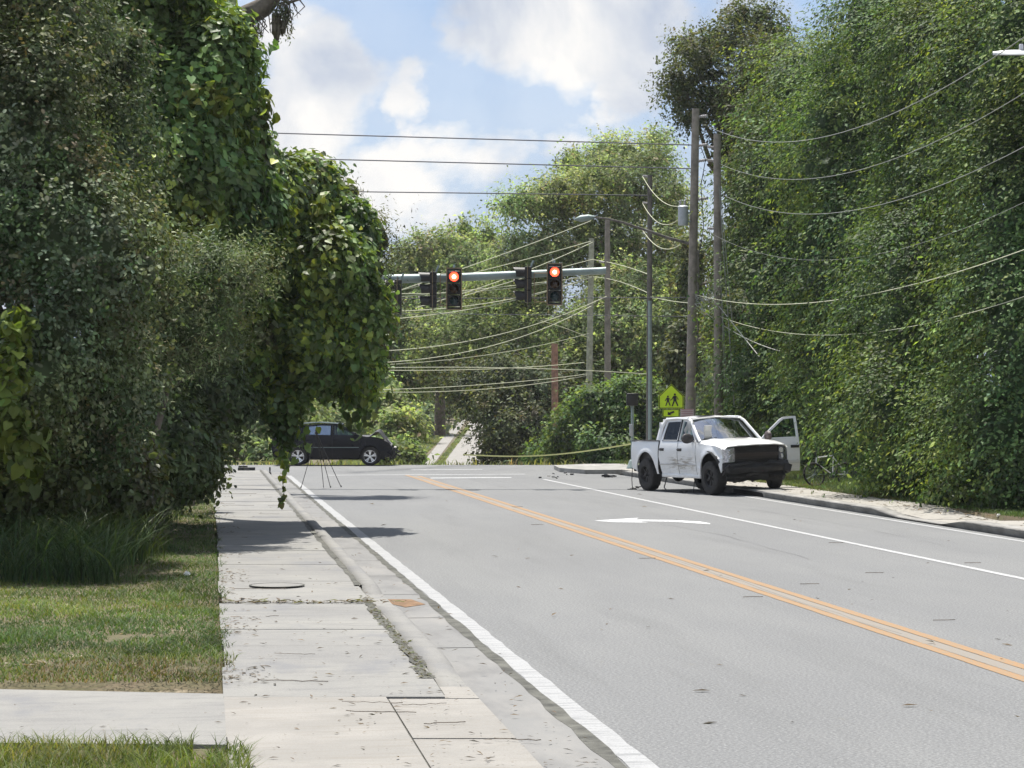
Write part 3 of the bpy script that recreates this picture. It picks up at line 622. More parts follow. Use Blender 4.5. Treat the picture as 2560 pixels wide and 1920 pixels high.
tree('vine_covered_tree', 'tall tree smothered in broad dark vine leaves against the sky, behind the grey-leaved tree', 'tree',
     [(255, 60, 41, 200, 200, 2.), (370, 250, 40, 185, 200, 1.9), (200, 250, 40, 200, 250, 1.8), (440, 430, 40, 150, 170, 1.6), (300, 480, 39, 200, 200, 1.6), (100, -60, 40, 260, 200, 1.8), (490, 300, 41, 75, 130, 1.)],
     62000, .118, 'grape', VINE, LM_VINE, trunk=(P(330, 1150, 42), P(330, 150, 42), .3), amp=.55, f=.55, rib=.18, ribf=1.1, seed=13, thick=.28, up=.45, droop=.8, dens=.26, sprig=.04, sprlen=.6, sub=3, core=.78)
tb = tree('overhanging_vine_tree', 'vine-draped tree leaning over the pavement above the dark car, hanging almost to the ground', 'tree',
     [(590, 470, 43.5, 105, 130, 1.6), (535, 375, 42, 72, 95, 1.2), (560, 610, 43, 170, 130, 1.7), (690, 600, 43, 130, 115, 1.6), (742, 690, 43, 88, 105, 1.4), (640, 715, 42.5, 140, 85, 1.5), (520, 710, 42, 140, 125, 1.5), (782, 800, 43, 50, 72, .9),
      (690, 800, 42.6, 35, 45, .6), (670, 420, 44.5, 85, 75, 1.1), (745, 505, 44.5, 78, 78, 1.1), (630, 385, 44, 60, 50, .9), (612, 840, 42.6, 28, 65, .4), (612, 930, 42.6, 12, 40, .2)],
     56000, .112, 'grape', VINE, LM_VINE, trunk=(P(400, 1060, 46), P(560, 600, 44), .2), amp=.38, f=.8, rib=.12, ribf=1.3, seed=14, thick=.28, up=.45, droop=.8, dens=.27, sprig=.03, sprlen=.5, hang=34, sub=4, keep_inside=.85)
tree('vine_covered_bank', 'dark mass of vines on the verge below the overhanging tree, beside the pavement', 'shrub',
     [(420, 850, 40, 130, 120, 1.4), (330, 980, 38, 150, 130, 1.3), (430, 970, 42, 70, 90, 1.), (180, 1010, 34, 170, 120, 1.2), (30, 1020, 31, 180, 130, 1.2), (455, 1015, 47, 28, 55, .5), (400, 1030, 40, 60, 60, .7)],
     26000, .105, 'oval', ([(.075, .105, .042), (.10, .135, .052), (.12, .155, .065), (.095, .105, .06)], [4, 4, 2, 1]), LM_VINE, trunk=(P(300, 1120, 39), P(330, 900, 39), .12),
     amp=.35, f=.9, seed=15, thick=.25, up=.4, droop=.5, dens=.33, sprig=.08, sprlen=.6)
tree('far_roadside_tree', 'feathery grey-green tree just behind the overhanging vines at their skyward edge', 'tree',
     [(800, 515, 60, 52, 58, 1.4), (790, 590, 60, 60, 70, 1.3), (735, 430, 60, 45, 45, 1.), (700, 560, 60, 90, 100, 1.4), (800, 700, 60, 45, 90, 1.1)],
     14000, .11, 'lance', OAKD, LM_TREE, trunk=(P(420, 1040, 62), P(760, 560, 61), .22), amp=.5, f=.9, seed=16, thick=.4, up=.4, droop=.2, dens=.36, sprig=.14, sprlen=.8)
# 300 of the vine leaves that hang nearest, each on its own
def single_leaves(t, spec, n, size, seed):
    C, Rr = lobes_px(spec); T, Fc = LEAF['grape']; meshes = []
    for c in ((.060, .092, .026), (.085, .12, .034), (.12, .15, .035), (.045, .072, .022), (.17, .20, .04)):
        me = bpy.data.meshes.new('leaf'); me.from_pydata([tuple(x) for x in T], [], Fc); a = me.color_attributes.new('Col', 'FLOAT_COLOR', 'POINT')
        for i in range(len(T)): a.data[i].color = (*c, 1)
        me.materials.append(LM_VINE); meshes.append(me)
    k = 0; tries = 0
    while k < n and tries < n*60:
        tries += 1; j = RNG.integers(len(C)); d = RNG.normal(size=3); d /= np.linalg.norm(d); nor = d/Rr[j]; nor /= np.linalg.norm(nor)
        if nor[1] > -.25: continue
        p = C[j]+d*Rr[j]
        if any((((p-C[q])/(Rr[q]*.95))**2).sum() < 1 for q in range(len(C)) if q != j): continue
        pp = p[None]; p = p+nor*(float(disp(pp, .38, .8, .12, 1.3, seed)[0])+.10)
        nv = Vector(nor)+Vector((0, 0, .5))+Vector(RNG.normal(size=3)*.3); nv.normalize(); tp = Vector((RNG.normal()*.4, -.2, -1)); a = (tp-nv*tp.dot(nv)).normalized(); b = nv.cross(a)
        s = size*(.8+.5*RNG.random()); M = Matrix((a, b, nv)).transposed().to_4x4(); M = Matrix.Translation(Vector(p)-t.location) @ M @ Matrix.Scale(s, 4)
        o = bpy.data.objects.new('leaf', meshes[int(RNG.choice(5, p=[.3, .3, .15, .2, .05]))]); o.matrix_local = M; link(o, t); o.matrix_local = M; k += 1
single_leaves(tb, [(590, 470, 43.5, 105, 130, 1.6), (560, 610, 43, 170, 130, 1.7), (700, 600, 43, 135, 115, 1.6), (745, 720, 43, 100, 125, 1.4), (640, 740, 42.5, 140, 95, 1.5), (780, 830, 43, 58, 85, .9)], 300, .14, 14)

# oak limb with moss reaching in at the top
ol = thing('oak_tree', 'thick bare oak limb hung with moss, reaching out of the vines into the sky', 'tree', P(300, 1150, 44.5)); q = ol.location.copy()
mb = MB(); limb_tube(mb, [P(300, 1150, 44.5)-q, P(320, 600, 44.5)-q, P(360, 250, 44.5)-q], .4, .3, 10); mb.build('trunk', M_BARK, ol)
mb = MB(); limb_tube(mb, [P(360, 250, 44.5)-q, P(440, 120, 44)-q, P(500, 62, 44)-q, P(535, 35, 44)-q, P(570, 15, 44)-q, P(600, -25, 44)-q, P(640, -70, 44)-q], .30, .15, 10, .03)
limb_tube(mb, [P(500, 62, 44)-q, P(512, 82, 43.6)-q, P(540, 85, 43.6)-q], .08, .02, 6); limb_tube(mb, [P(590, -10, 44)-q, P(625, 5, 43.8)-q, P(660, -5, 43.6)-q], .05, .015, 6)
for i in range(26):
    x = random.uniform(505, 640); y = 60-(x-505)*.55; limb_tube(mb, [P(x, y, 43.9)-q, P(x+random.uniform(-10, 25), y+random.uniform(5, 30), 43.8)-q, P(x+random.uniform(-5, 30), y+random.uniform(25, 65), 43.7)-q], .018, .006, 4)
mb.build('limb', M_BARK, ol)
pts = []; 
for i in range(95):
    x = random.choice((random.uniform(515, 560), random.uniform(590, 632))); y0 = random.uniform(45, 70) if x < 580 else random.uniform(0, 25); ln = random.uniform(20, 85) if x > 580 else random.uniform(10, 50)
    dx = random.uniform(-8, 8)
    for k in range(14): pts.append(P(x+dx*k/14+random.uniform(-3, 3), y0+ln*k/14, 43.8+random.uniform(-.1, .1))-q)
pts = np.array([p[:] for p in pts]); n = len(pts)
V, Fc, kk = leaves_geo(pts, RNG.normal(size=(n, 3)), RNG.normal(size=(n, 3))*.5+[0, 0, -1], np.full(n, .085), 'lance')
o = mesh_np('leaves', V, Fc, LM_TREE, ol, np.repeat(palette(n, OAKD[0], OAKD[1], pts, 4), kk, 0)); o['kind'] = 'stuff'
mb = MB()
for (x, y, l, r) in ((597, 30, 75, .10), (611, 45, 35, .06)):
    for k in range(16): a = random.uniform(-8, 8); mb.tube([P(x+a, y, 43.8)-q, P(x+a*.7, y+l*.5, 43.8+random.uniform(-.1, .1))-q, P(x+a*.2+random.uniform(-3, 3), y+l*random.uniform(.7, 1), 43.8)-q], [.03, r*.5, .008], 5)
mb.build('moss', M_MOSS, ol)

# right: the wall of draped trees
RKW = dict(sub=15, subf=.40, bsc=.86, amp=.6, f=.5, rib=.75, ribf=.55, thick=.40, up=.7, droop=.75, sprig=.05, sprlen=1.0, szj=.45, dens=.22, core=.74, rnd=.38, spray=(10, .85, (-.75, -.15, -.45), .26, .55))
tree('oak_tree', 'dark oak behind the tall utility poles with ragged open crown against the sky', 'tree',
     [(1475, 190, 92, 52, 48, 1.6), (1520, 130, 92, 55, 50, 1.8), (1560, 210, 92, 85, 65, 2.), (1570, 90, 94, 55, 42, 1.5), (1600, 45, 95, 65, 30, 1.3), (1660, 70, 95, 40, 35, 1.3), (1640, 150, 92, 75, 90, 2.), (1500, 250, 92, 40, 35, 1.2), (1620, 300, 90, 80, 90, 2.), (1480, 100, 94, 26, 22, .8), (1690, 150, 91, 52, 62, 1.8), (1640, 30, 95, 35, 22, 1.), (1700, 230, 91, 60, 60, 1.6)],
     44000, .13, 'kite', OAKD, LM_TREE, trunk=(P(1640, 900, 93), P(1600, 250, 93), .4), amp=.7, f=.6, seed=21, thick=.6, up=.5, droop=.2, dens=.56, sprig=.05, sprlen=1.0, core=.42, cull=.9, spray=(8, .7, (0, -.1, .1), .7, .9))
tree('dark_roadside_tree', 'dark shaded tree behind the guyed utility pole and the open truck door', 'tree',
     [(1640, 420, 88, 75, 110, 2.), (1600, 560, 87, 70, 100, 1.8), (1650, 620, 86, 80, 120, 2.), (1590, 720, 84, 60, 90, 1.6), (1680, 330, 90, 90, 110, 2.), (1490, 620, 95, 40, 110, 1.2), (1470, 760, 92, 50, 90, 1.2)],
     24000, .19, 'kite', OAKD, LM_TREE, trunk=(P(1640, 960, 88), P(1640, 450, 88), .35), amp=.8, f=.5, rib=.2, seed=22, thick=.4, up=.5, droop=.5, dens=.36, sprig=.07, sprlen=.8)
tree('vine_draped_tree', 'vine-draped tree rising behind the open door of the white truck', 'tree',
     [(1750, 270, 80, 100, 160, 2.4), (1720, 430, 79, 105, 170, 2.3), (1700, 650, 77, 95, 150, 2.1), (1680, 830, 76, 85, 110, 1.8), (1790, 560, 77, 90, 170, 2.), (1800, 175, 83, 78, 80, 2.3), (1740, 890, 74, 80, 70, 1.4)],
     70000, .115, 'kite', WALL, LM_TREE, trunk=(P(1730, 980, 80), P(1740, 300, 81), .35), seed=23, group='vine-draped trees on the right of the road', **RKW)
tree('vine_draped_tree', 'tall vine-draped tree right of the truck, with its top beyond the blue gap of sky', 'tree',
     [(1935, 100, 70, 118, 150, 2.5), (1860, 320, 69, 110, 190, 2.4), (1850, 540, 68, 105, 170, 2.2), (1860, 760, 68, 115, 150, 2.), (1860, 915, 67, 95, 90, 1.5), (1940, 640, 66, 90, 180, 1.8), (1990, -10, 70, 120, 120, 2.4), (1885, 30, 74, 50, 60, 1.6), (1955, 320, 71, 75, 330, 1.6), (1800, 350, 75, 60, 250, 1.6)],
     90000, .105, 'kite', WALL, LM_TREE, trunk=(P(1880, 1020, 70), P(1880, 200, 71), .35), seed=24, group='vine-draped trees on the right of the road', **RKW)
tree('vine_draped_tree', 'broad vine-draped tree crossed by the sagging wires, second from the right edge', 'tree',
     [(2070, 180, 60, 115, 220, 2.3), (2040, 430, 59, 110, 200, 2.2), (2010, 700, 57, 120, 190, 2.), (1990, 900, 55, 110, 130, 1.6), (2110, 640, 57, 80, 190, 1.7), (2080, 940, 53, 95, 110, 1.5)],
     90000, .095, 'kite', WALL, LM_TREE, trunk=(P(2060, 1060, 60), P(2060, 300, 61), .35), seed=25, group='vine-draped trees on the right of the road', **RKW)
tree('vine_draped_tree', 'vine-draped tree at the right edge of the picture behind the street lamp', 'tree',
     [(2210, 140, 52, 105, 250, 1.9), (2190, 470, 51, 85, 210, 1.8), (2200, 730, 50, 95, 190, 1.7), (2190, 950, 49, 85, 140, 1.4), (2330, 500, 50, 120, 500, 2.)],
     76000, .088, 'kite', WALL, LM_TREE, trunk=(P(2210, 1090, 52), P(2210, 300, 53), .3), seed=26, group='vine-draped trees on the right of the road', **RKW)
for (x, y, D, a, b, lab, pal, nn) in (
     (1800, 975, 71, 60, 50, 'pale green weedy bush behind the bicycle at the foot of the trees', WALL, 9000), (1935, 1010, 60, 72, 55, 'feathery green bush on the verge between the bicycle and the dark hollow', WALL, 9000),
     (2000, 1020, 54, 62, 58, 'dark bush beside the pavement where the kerb drops', OAKD, 7000), (2090, 1060, 50, 75, 42, 'low broad-leaved weeds on the verge right of the dark bush', WALL, 8000), (2190, 1040, 47.5, 60, 70, 'tall green weeds at the right edge beside the pavement', WALL, 8000)):
    tree('verge_bush', lab, 'bush', [(x, y, D, a, b, .9), (x+a*.6, y+b*.3, D-.5, a*.6, b*.65, .6), (x-a*.6, y+b*.35, D, a*.6, b*.6, .6)], nn, .095, 'oval' if pal is WALL else 'kite', pal, LM_TREE, amp=.3, f=1.2, seed=int(x), thick=.3, up=.6, droop=.2, dens=.3, sprig=.14, sprlen=.5, crown='foliage', group='bushes along the right verge')

# middle: beyond the junction
tree('sunlit_oak', 'big sunlit spreading oak with mossy crown paled in colour for sun and haze behind the signal arm', 'tree',
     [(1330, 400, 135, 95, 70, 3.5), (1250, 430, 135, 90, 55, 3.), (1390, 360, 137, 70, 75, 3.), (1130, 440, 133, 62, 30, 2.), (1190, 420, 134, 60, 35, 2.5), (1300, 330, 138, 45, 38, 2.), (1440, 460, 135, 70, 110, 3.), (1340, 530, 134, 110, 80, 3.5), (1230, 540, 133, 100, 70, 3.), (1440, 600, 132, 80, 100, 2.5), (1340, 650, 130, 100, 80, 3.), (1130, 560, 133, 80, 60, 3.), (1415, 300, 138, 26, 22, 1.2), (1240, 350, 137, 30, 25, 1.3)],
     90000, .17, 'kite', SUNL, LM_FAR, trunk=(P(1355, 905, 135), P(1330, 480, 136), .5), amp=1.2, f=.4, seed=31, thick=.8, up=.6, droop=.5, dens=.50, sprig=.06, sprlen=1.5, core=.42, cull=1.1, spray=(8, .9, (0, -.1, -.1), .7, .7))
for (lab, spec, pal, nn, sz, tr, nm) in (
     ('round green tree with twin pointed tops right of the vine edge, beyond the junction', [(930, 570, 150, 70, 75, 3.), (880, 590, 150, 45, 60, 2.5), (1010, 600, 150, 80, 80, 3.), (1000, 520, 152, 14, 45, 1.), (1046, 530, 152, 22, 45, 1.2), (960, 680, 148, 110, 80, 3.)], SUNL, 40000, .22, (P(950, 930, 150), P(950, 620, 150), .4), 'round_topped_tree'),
     ('mid-green tree under the signal arm, hung with moss, leaves lightened in colour', [(1100, 660, 140, 100, 80, 3.), (1010, 740, 138, 110, 80, 3.), (900, 740, 142, 80, 70, 2.5), (1150, 760, 136, 110, 80, 3.), (870, 820, 142, 60, 50, 2.)], MIDD, 42000, .21, (P(1060, 960, 139), P(1060, 720, 139), .4), 'mossy_tree'),
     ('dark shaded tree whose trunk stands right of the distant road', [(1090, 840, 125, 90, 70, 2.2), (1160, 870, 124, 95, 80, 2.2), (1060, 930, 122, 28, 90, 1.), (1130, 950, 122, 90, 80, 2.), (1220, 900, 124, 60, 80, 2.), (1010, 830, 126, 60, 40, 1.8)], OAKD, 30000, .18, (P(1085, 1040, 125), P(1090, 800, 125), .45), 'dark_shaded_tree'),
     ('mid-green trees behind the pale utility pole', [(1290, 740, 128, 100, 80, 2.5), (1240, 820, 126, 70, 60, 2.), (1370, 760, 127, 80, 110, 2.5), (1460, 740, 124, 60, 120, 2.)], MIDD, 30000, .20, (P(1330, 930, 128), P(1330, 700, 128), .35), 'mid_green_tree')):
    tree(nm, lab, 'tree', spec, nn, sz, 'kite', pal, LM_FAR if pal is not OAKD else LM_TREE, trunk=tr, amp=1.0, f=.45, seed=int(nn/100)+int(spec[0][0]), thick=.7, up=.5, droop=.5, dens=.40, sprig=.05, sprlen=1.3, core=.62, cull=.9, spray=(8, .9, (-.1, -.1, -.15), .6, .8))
tree('sprawling_shrub', 'large sprawling green shrub behind the crossing signal post and caution tape', 'shrub',
     [(1310, 880, 96, 75, 45, 2.), (1370, 900, 95, 70, 80, 2.), (1250, 930, 97, 70, 60, 2.), (1340, 970, 94, 110, 60, 2.), (1430, 930, 94, 60, 90, 1.8), (1220, 975, 98, 60, 40, 1.5), (1500, 960, 92, 60, 80, 1.5), (1560, 930, 88, 60, 90, 1.5), (1180, 990, 99, 50, 28, 1.2)],
     26000, .17, 'kite', WALL, LM_TREE, trunk=(P(1340, 1010, 97), P(1340, 930, 97), .15), amp=.55, f=.7, rib=.15, seed=41, thick=.35, up=.6, droop=.3, dens=.33, sprig=.10, sprlen=.9)
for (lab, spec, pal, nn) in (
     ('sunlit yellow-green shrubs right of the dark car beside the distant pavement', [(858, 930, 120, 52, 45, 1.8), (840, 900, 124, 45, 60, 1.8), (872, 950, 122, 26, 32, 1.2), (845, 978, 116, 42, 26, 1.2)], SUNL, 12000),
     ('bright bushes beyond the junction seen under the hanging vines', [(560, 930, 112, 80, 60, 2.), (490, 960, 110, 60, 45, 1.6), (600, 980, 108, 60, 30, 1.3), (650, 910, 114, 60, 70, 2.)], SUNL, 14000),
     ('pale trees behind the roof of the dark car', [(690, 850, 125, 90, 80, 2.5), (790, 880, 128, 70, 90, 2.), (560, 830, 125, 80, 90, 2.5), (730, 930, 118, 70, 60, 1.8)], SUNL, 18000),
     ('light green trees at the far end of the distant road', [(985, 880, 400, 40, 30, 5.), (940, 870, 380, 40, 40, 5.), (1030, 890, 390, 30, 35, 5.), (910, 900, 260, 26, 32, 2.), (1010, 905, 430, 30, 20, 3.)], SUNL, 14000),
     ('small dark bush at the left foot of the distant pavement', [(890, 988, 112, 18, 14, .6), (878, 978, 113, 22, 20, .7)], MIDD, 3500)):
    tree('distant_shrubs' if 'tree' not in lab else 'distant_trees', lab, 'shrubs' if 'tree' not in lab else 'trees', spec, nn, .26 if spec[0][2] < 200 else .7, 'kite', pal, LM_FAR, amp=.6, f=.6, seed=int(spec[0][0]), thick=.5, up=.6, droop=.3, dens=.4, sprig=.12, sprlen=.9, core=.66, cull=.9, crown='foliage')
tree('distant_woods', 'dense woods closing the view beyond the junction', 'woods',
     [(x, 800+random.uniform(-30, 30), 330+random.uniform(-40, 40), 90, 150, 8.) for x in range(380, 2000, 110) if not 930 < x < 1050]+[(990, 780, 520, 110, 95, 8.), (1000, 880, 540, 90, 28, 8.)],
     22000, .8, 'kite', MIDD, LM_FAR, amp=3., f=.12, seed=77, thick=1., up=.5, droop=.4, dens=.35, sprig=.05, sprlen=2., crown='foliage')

# ------------------------------------------------------------------ grass, undergrowth and litter
def scatter(n, s0, s1, D0, D1, fn=None, dens=1.):
    D = 1/(RNG.random(n)*(1/D0**dens-1/D1**dens)+1/D1**dens)**(1/dens); s = s0+(s1-s0)*RNG.random(n)
    u = (D-.1327*s)/.9912; p = np.stack([s*RX[0]+u*RY[0], D, np.zeros(n)], 1)
    if fn is not None: k = fn(p, s); p = p[k]; s = s[k]
    return p, s
GR = ([(.065, .115, .028), (.085, .145, .036), (.05, .09, .022), (.13, .165, .05), (.14, .12, .065)], [4, 4, 3, 1.2, .4])
def lawn(p, s): 
    bare = .9*vn(p, .9, 5)+.7*vn(p, 2.7, 6)+.6*vn(p, 7., 7)+.55; near = np.exp(-((s+.7+.5*vn(p, 1.1, 91))**2)/.25-((p[:, 1]-21.2+1.2*vn(p, .9, 92))**2)/1.6)*(.7+.8*vn(p, 3.5, 93))
    return bare+RNG.random(len(p))*.9-near*2.2 > -.35
p, s = scatter(190000, -8.5, .24, 18.2, 60, lawn, .8); keep = ~((s > .08) & (RNG.random(len(s)) < .25+(s-.08)*5-.5*vn(p, 2., 44))); p, s = p[keep], s[keep]
edge = 18.55-.33*(s+3.2)+.25*vn(p, 1.7, 8); k = p[:, 1] > edge*1.0-.1; p = p[k]
s = p[:, 0]*RX[0]+p[:, 1]*RX[1]; p[:, 2] = np.interp(p[:, 1], [17.2, 19.5], [.015, .09])+.08*np.clip((-s-2)/4, 0, 1)*(p[:, 1] > 20); ht = .035+.065*RNG.random(len(p))*(1+.9*vn(p, 1.3, 9)); ht *= 1+.25*(p[:, 1] > 30)
tag(blades('grass', p, ht, .006+.0002*p[:, 1], .9+RNG.random(len(p))*.5, GR[0], GR[1], LM_GRASS, seed=61), kind='stuff')
p, s = scatter(26000, -6, .35, 12.5, 15.0, lambda p, s: (p[:, 1] < 15.45-.35*(s+3)*(s < 0)*.4-.6*(s > -.1)*1.2+.1*vn(p, 3., 3)) & (s < .25), 1); p[:, 2] = .02
ht = .07+.12*RNG.random(len(p))**2
tag(blades('foreground_grass', p, ht, np.full(len(p), .008), .7+RNG.random(len(p))*.6, [(.12, .17, .035), (.16, .21, .05), (.09, .13, .03), (.2, .21, .08)], [4, 3, 2, 1], LM_GRASS, seed=62), kind='stuff')
p, s = scatter(15000, -6.5, -.35, 27.6, 62, lambda p, s: (s < -.9+.013*(p[:, 1]-28)*1.0+.35*vn(p, .8, 7)+.0*s) & (s > -7), 1.2); p[:, 2] = .08
ht = .45+.75*RNG.random(len(p)); 
tag(blades('tall_grass', p, ht, np.full(len(p), .018), .55+RNG.random(len(p))*.9, [(.045, .075, .022), (.06, .10, .03), (.035, .06, .02), (.085, .12, .04)], [4, 4, 3, 1], LM_GRASS, seg=4, seed=63), kind='stuff')
p, s = scatter(60000, 15.6, 19.5, 40, 92, lambda p, s: RNG.random(len(s)) < np.clip((s-15.45)*2.2, .15, 1), 1); p[:, 2] = .14
ht = (.05+.08*RNG.random(len(p)))*(1+1.6*np.clip(s-16.3, 0, 1.5))
tag(blades('verge_grass', p, ht, np.full(len(p), .014), .6+RNG.random(len(p))*.6, GR[0], GR[1], LM_GRASS, seed=64), kind='stuff')
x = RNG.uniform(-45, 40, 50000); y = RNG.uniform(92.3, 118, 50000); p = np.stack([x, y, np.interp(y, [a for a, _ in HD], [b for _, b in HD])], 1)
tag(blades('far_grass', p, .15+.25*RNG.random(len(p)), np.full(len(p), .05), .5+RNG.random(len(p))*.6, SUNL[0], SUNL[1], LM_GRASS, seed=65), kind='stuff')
x = RNG.uniform(-16, 2, 60000); y = RNG.uniform(180, 345, 60000); k = ~((x > -8.6) & (x < -1.5)) | ((x > -6.85) & (x < -6.15)); x, y = x[k], y[k]; p = np.stack([x, y, np.interp(y, [a for a, _ in HD], [b for _, b in HD])], 1)
tag(blades('distant_lawn', p, .12+.12*RNG.random(len(p)), np.full(len(p), .10), .5+RNG.random(len(p))*.6, [(.14, .19, .06), (.18, .22, .08)], [1, 1], LM_GRASS, seed=66), kind='stuff')
# dry leaves, needles and twigs on the concrete
def litter(name, n, s0, s1, D0, D1, z, size, cols, kind='lance', fn=None, zf=None):
    p, s = scatter(n, s0, s1, D0, D1, fn, 1.); p[:, 2] = z if zf is None else np.array([zf(a) for a in p[:, 1]])+z; n = len(p)
    V, Fc, kk = leaves_geo(p, np.tile([0, 0, 1.], (n, 1))+RNG.normal(size=(n, 3))*.18, RNG.normal(size=(n, 3))*[1.3, .6, .05], size*(.4+RNG.random(n)**2*1.6), kind)
    return tag(mesh_np(name, V, Fc, LM_GRASS, None, np.repeat(np.array(cols)[RNG.integers(len(cols), size=n)], kk, 0)), kind='stuff')
BR = [(.06, .045, .03), (.10, .07, .045), (.035, .03, .022), (.14, .10, .06)]
litter('leaf_litter', 480, .15, 2.5, 13.5, 60, .012, .045, BR, zf=sidewalk_z)
litter('edge_litter', 2600, .12, .55, 18, 80, .010, .045, BR, zf=sidewalk_z, fn=lambda p, s: (vn(p, 1.1, 2) > -.1) & (RNG.random(len(s)) > (s-.12)*2))
litter('apron_litter', 110, -3, 2.4, 13.4, 17.6, .042, .035, BR)
litter('road_litter', 120, 3.2, 13.5, 16, 75, .012, .09, BR)
litter('far_pavement_litter', 500, 14.4, 15.8, 40, 78, .165, .10, BR)
litter('seam_weeds', 420, 1.69, 1.80, 18.3, 26, .012, .035, [(.09, .11, .04), (.13, .12, .07), (.06, .05, .035)], zf=sidewalk_z, kind='kite')
litter('dirt_litter', 240, .15, 2.2, 24.9, 25.1, .02, .07, BR+[(.12, .13, .04)], zf=sidewalk_z)
litter('bare_soil_litter', 1600, -2.2, .1, 19, 24, .09, .05, [(.30, .26, .19), (.24, .2, .14), (.12, .08, .05)], kind='kite', fn=lambda p, s: vn(p, 2.2, 12) > .0)
tw = MB()                                                                     # long twigs and cracks lying across the concrete
def twig(D, s0, s1, z=.0, r=.006, wob=.03):
    pts = []; n = 9; w = random.uniform(-.15, .15)
    for i in range(n): s = s0+(s1-s0)*i/(n-1); DD = D+w*i/n+random.uniform(-wob, wob); pts.append(R(s, UD(DD, s), sidewalk_z(DD)+.008+z))
    tw.tube(pts, r*.55, 4)
for a in ((17.1, 1.0, 1.45), (16.6, 1.0, 1.5), (15.9, 1.5, 1.8), (18.2, .4, .95), (15.2, 1.9, 2.2), (26.9, .3, .9), (50.2, .3, 1.0), (57, .2, 1.2)): twig(*a)
for k in range(12): s_ = random.uniform(.2, 1.6); twig(random.uniform(15, 60), s_, s_+random.uniform(.1, .4), r=.004)
tag(tw.build('twigs', M_BARK), kind='stuff')
twr = MB()
for (s_, D_) in ((6.2, 44), (6.4, 34), (7.5, 29), (8.9, 31), (6.3, 27), (7.6, 24), (10.3, 38), (10.9, 33), (11.2, 30), (6.9, 52), (8.2, 21)):
    twr.tube([R(s_+i*.05, UD(D_, s_)+random.uniform(-.03, .03), .014) for i in range(6)], .004, 4)
tag(twr.build('road_twigs', M_BARK), kind='stuff')

uc = thing('utility_cover', 'round utility cover with a thin dark rim set in the pavement', 'utility cover', R(.82, UD(27.35, .82), sidewalk_z(27.35)))
mb = MB(); mb.lathe([(.335, .003), (.335, .010), (.315, .010), (.315, .003)], 40, None, False); mb.build('rim', M_SEAM, uc)
mb = MB(); mb.lathe([(.313, .002), (.313, .007), (.0, .008)], 40); mb.build('lid', M_CONC, uc)

# ------------------------------------------------------------------ poles, wires, signals, signs
def cyl(mb, a, b, r0, r1=None, seg=12): mb.tube([a, b], [r0, r1 if r1 is not None else r0], seg); return mb
def pole(name, label, xb, xt, ytop, D, r0, r1, m, zb=None, cat='utility pole', group=None):
    t = thing(name, label, cat, P(xb, HY, D)*1., 0, group); t.location.z = zb if zb is not None else (hz(D) if D > 92 else .1); q = t.location.copy(); top = P(xt, ytop, D)-q
    mb = MB(); mb.tube([Vector((0, 0, -.3)), top*.33, top*.66, top], [r0, r0+(r1-r0)*.33, r0+(r1-r0)*.66, r1], 14); mb.build('shaft', m, t); return t, q
def insulator(t, a, b, r=.05):
    mb = MB(); a, b = Vector(a), Vector(b); n = 9; mb.tube([a.lerp(b, i/n) for i in range(n+1)], [r*(1.0 if i % 2 else .6) for i in range(n+1)], 10); mb.build('insulator', M_INS, t)
pa, qa = pole('utility_pole', 'tallest wooden utility pole, carrying the grey transformer behind the white truck', 1489, 1503, 235, 79, .19, .13, M_POLE)
for y in (251, 313, 346, 429): insulator(pa, P(1508, y+2, 79)-qa, P(1528, y-1, 78.8)-qa, .06)
mb = MB(); c = P(1475.5, 466, 78.8)-qa; mb.lathe([(.0, -.34), (.16, -.34), (.175, -.30), (.175, .26), (.185, .27), (.185, .31), (.14, .35), (0, .37)], 20, Matrix.Translation(c)); tf = mb.build('transformer', M_GREYBOX, pa)
for dx in (-.10, .06): mb = MB(); mb.lathe([(.0, 0), (.03, 0), (.045, .05), (.025, .08), (.045, .12), (.025, .15), (.03, .2), (0, .22)], 10, Matrix.Translation(c+Vector((dx, 0, .33)))); mb.build('bushing', M_INS, tf)
mb = MB(); mb.box(c+Vector((.2, 0, .1)), (.12, .06, .06)); mb.box(c+Vector((.2, 0, -.2)), (.12, .06, .06)); mb.build('bracket', M_GALV, pa)
for k in range(3): mb = MB(); mb.tube([P(1508, 540+k*70, 78.8)-qa, P(1509-k, 600+k*70, 78.8)-qa], .03, 6); mb.build('conduit', M_POLED, pa)
mb = MB(); mb.tube([P(1514, 318, 78.8)-qa, P(1524, 345, 78.6)-qa, P(1514, 400, 78.7)-qa, P(1520, 490, 78.7)-qa, P(1509, 555, 78.8)-qa], .016, 5); mb.build('jumper_cable', M_WIRE_D, pa)
# street lamp on that pole
lampl = thing('street_lamp', 'cobra-head street lamp on a long arm reaching left over the signals from the tall pole', 'street lamp', P(1486, 525, 78.7)); ql = lampl.location.copy()
mb = MB(); mb.tube([P(x, y, 78.7)-ql for x, y in ((1488, 526), (1440, 513), (1400, 499), (1350, 482), (1310, 472), (1275, 469))], [.055, .05, .045, .04, .035, .03], 8); mb.build('arm', M_POLED, lampl)
mb = MB(); mb.tube([P(x, y, 78.7)-ql for x, y in ((1285, 469), (1272, 470), (1255, 472.5), (1241, 474))], [.04, .11, .12, .03], 10); mb.build('lamp_head', M_GALV, lampl)
pb, qb = pole('utility_pole', 'guyed wooden utility pole right of the transformer pole', 1553, 1549, 290, 76, .165, .12, M_POLE)
for y in (318, 347, 494): insulator(pb, P(1542, y, 76)-qb, P(1528, y-1, 76)-qb, .05)
mb = MB()
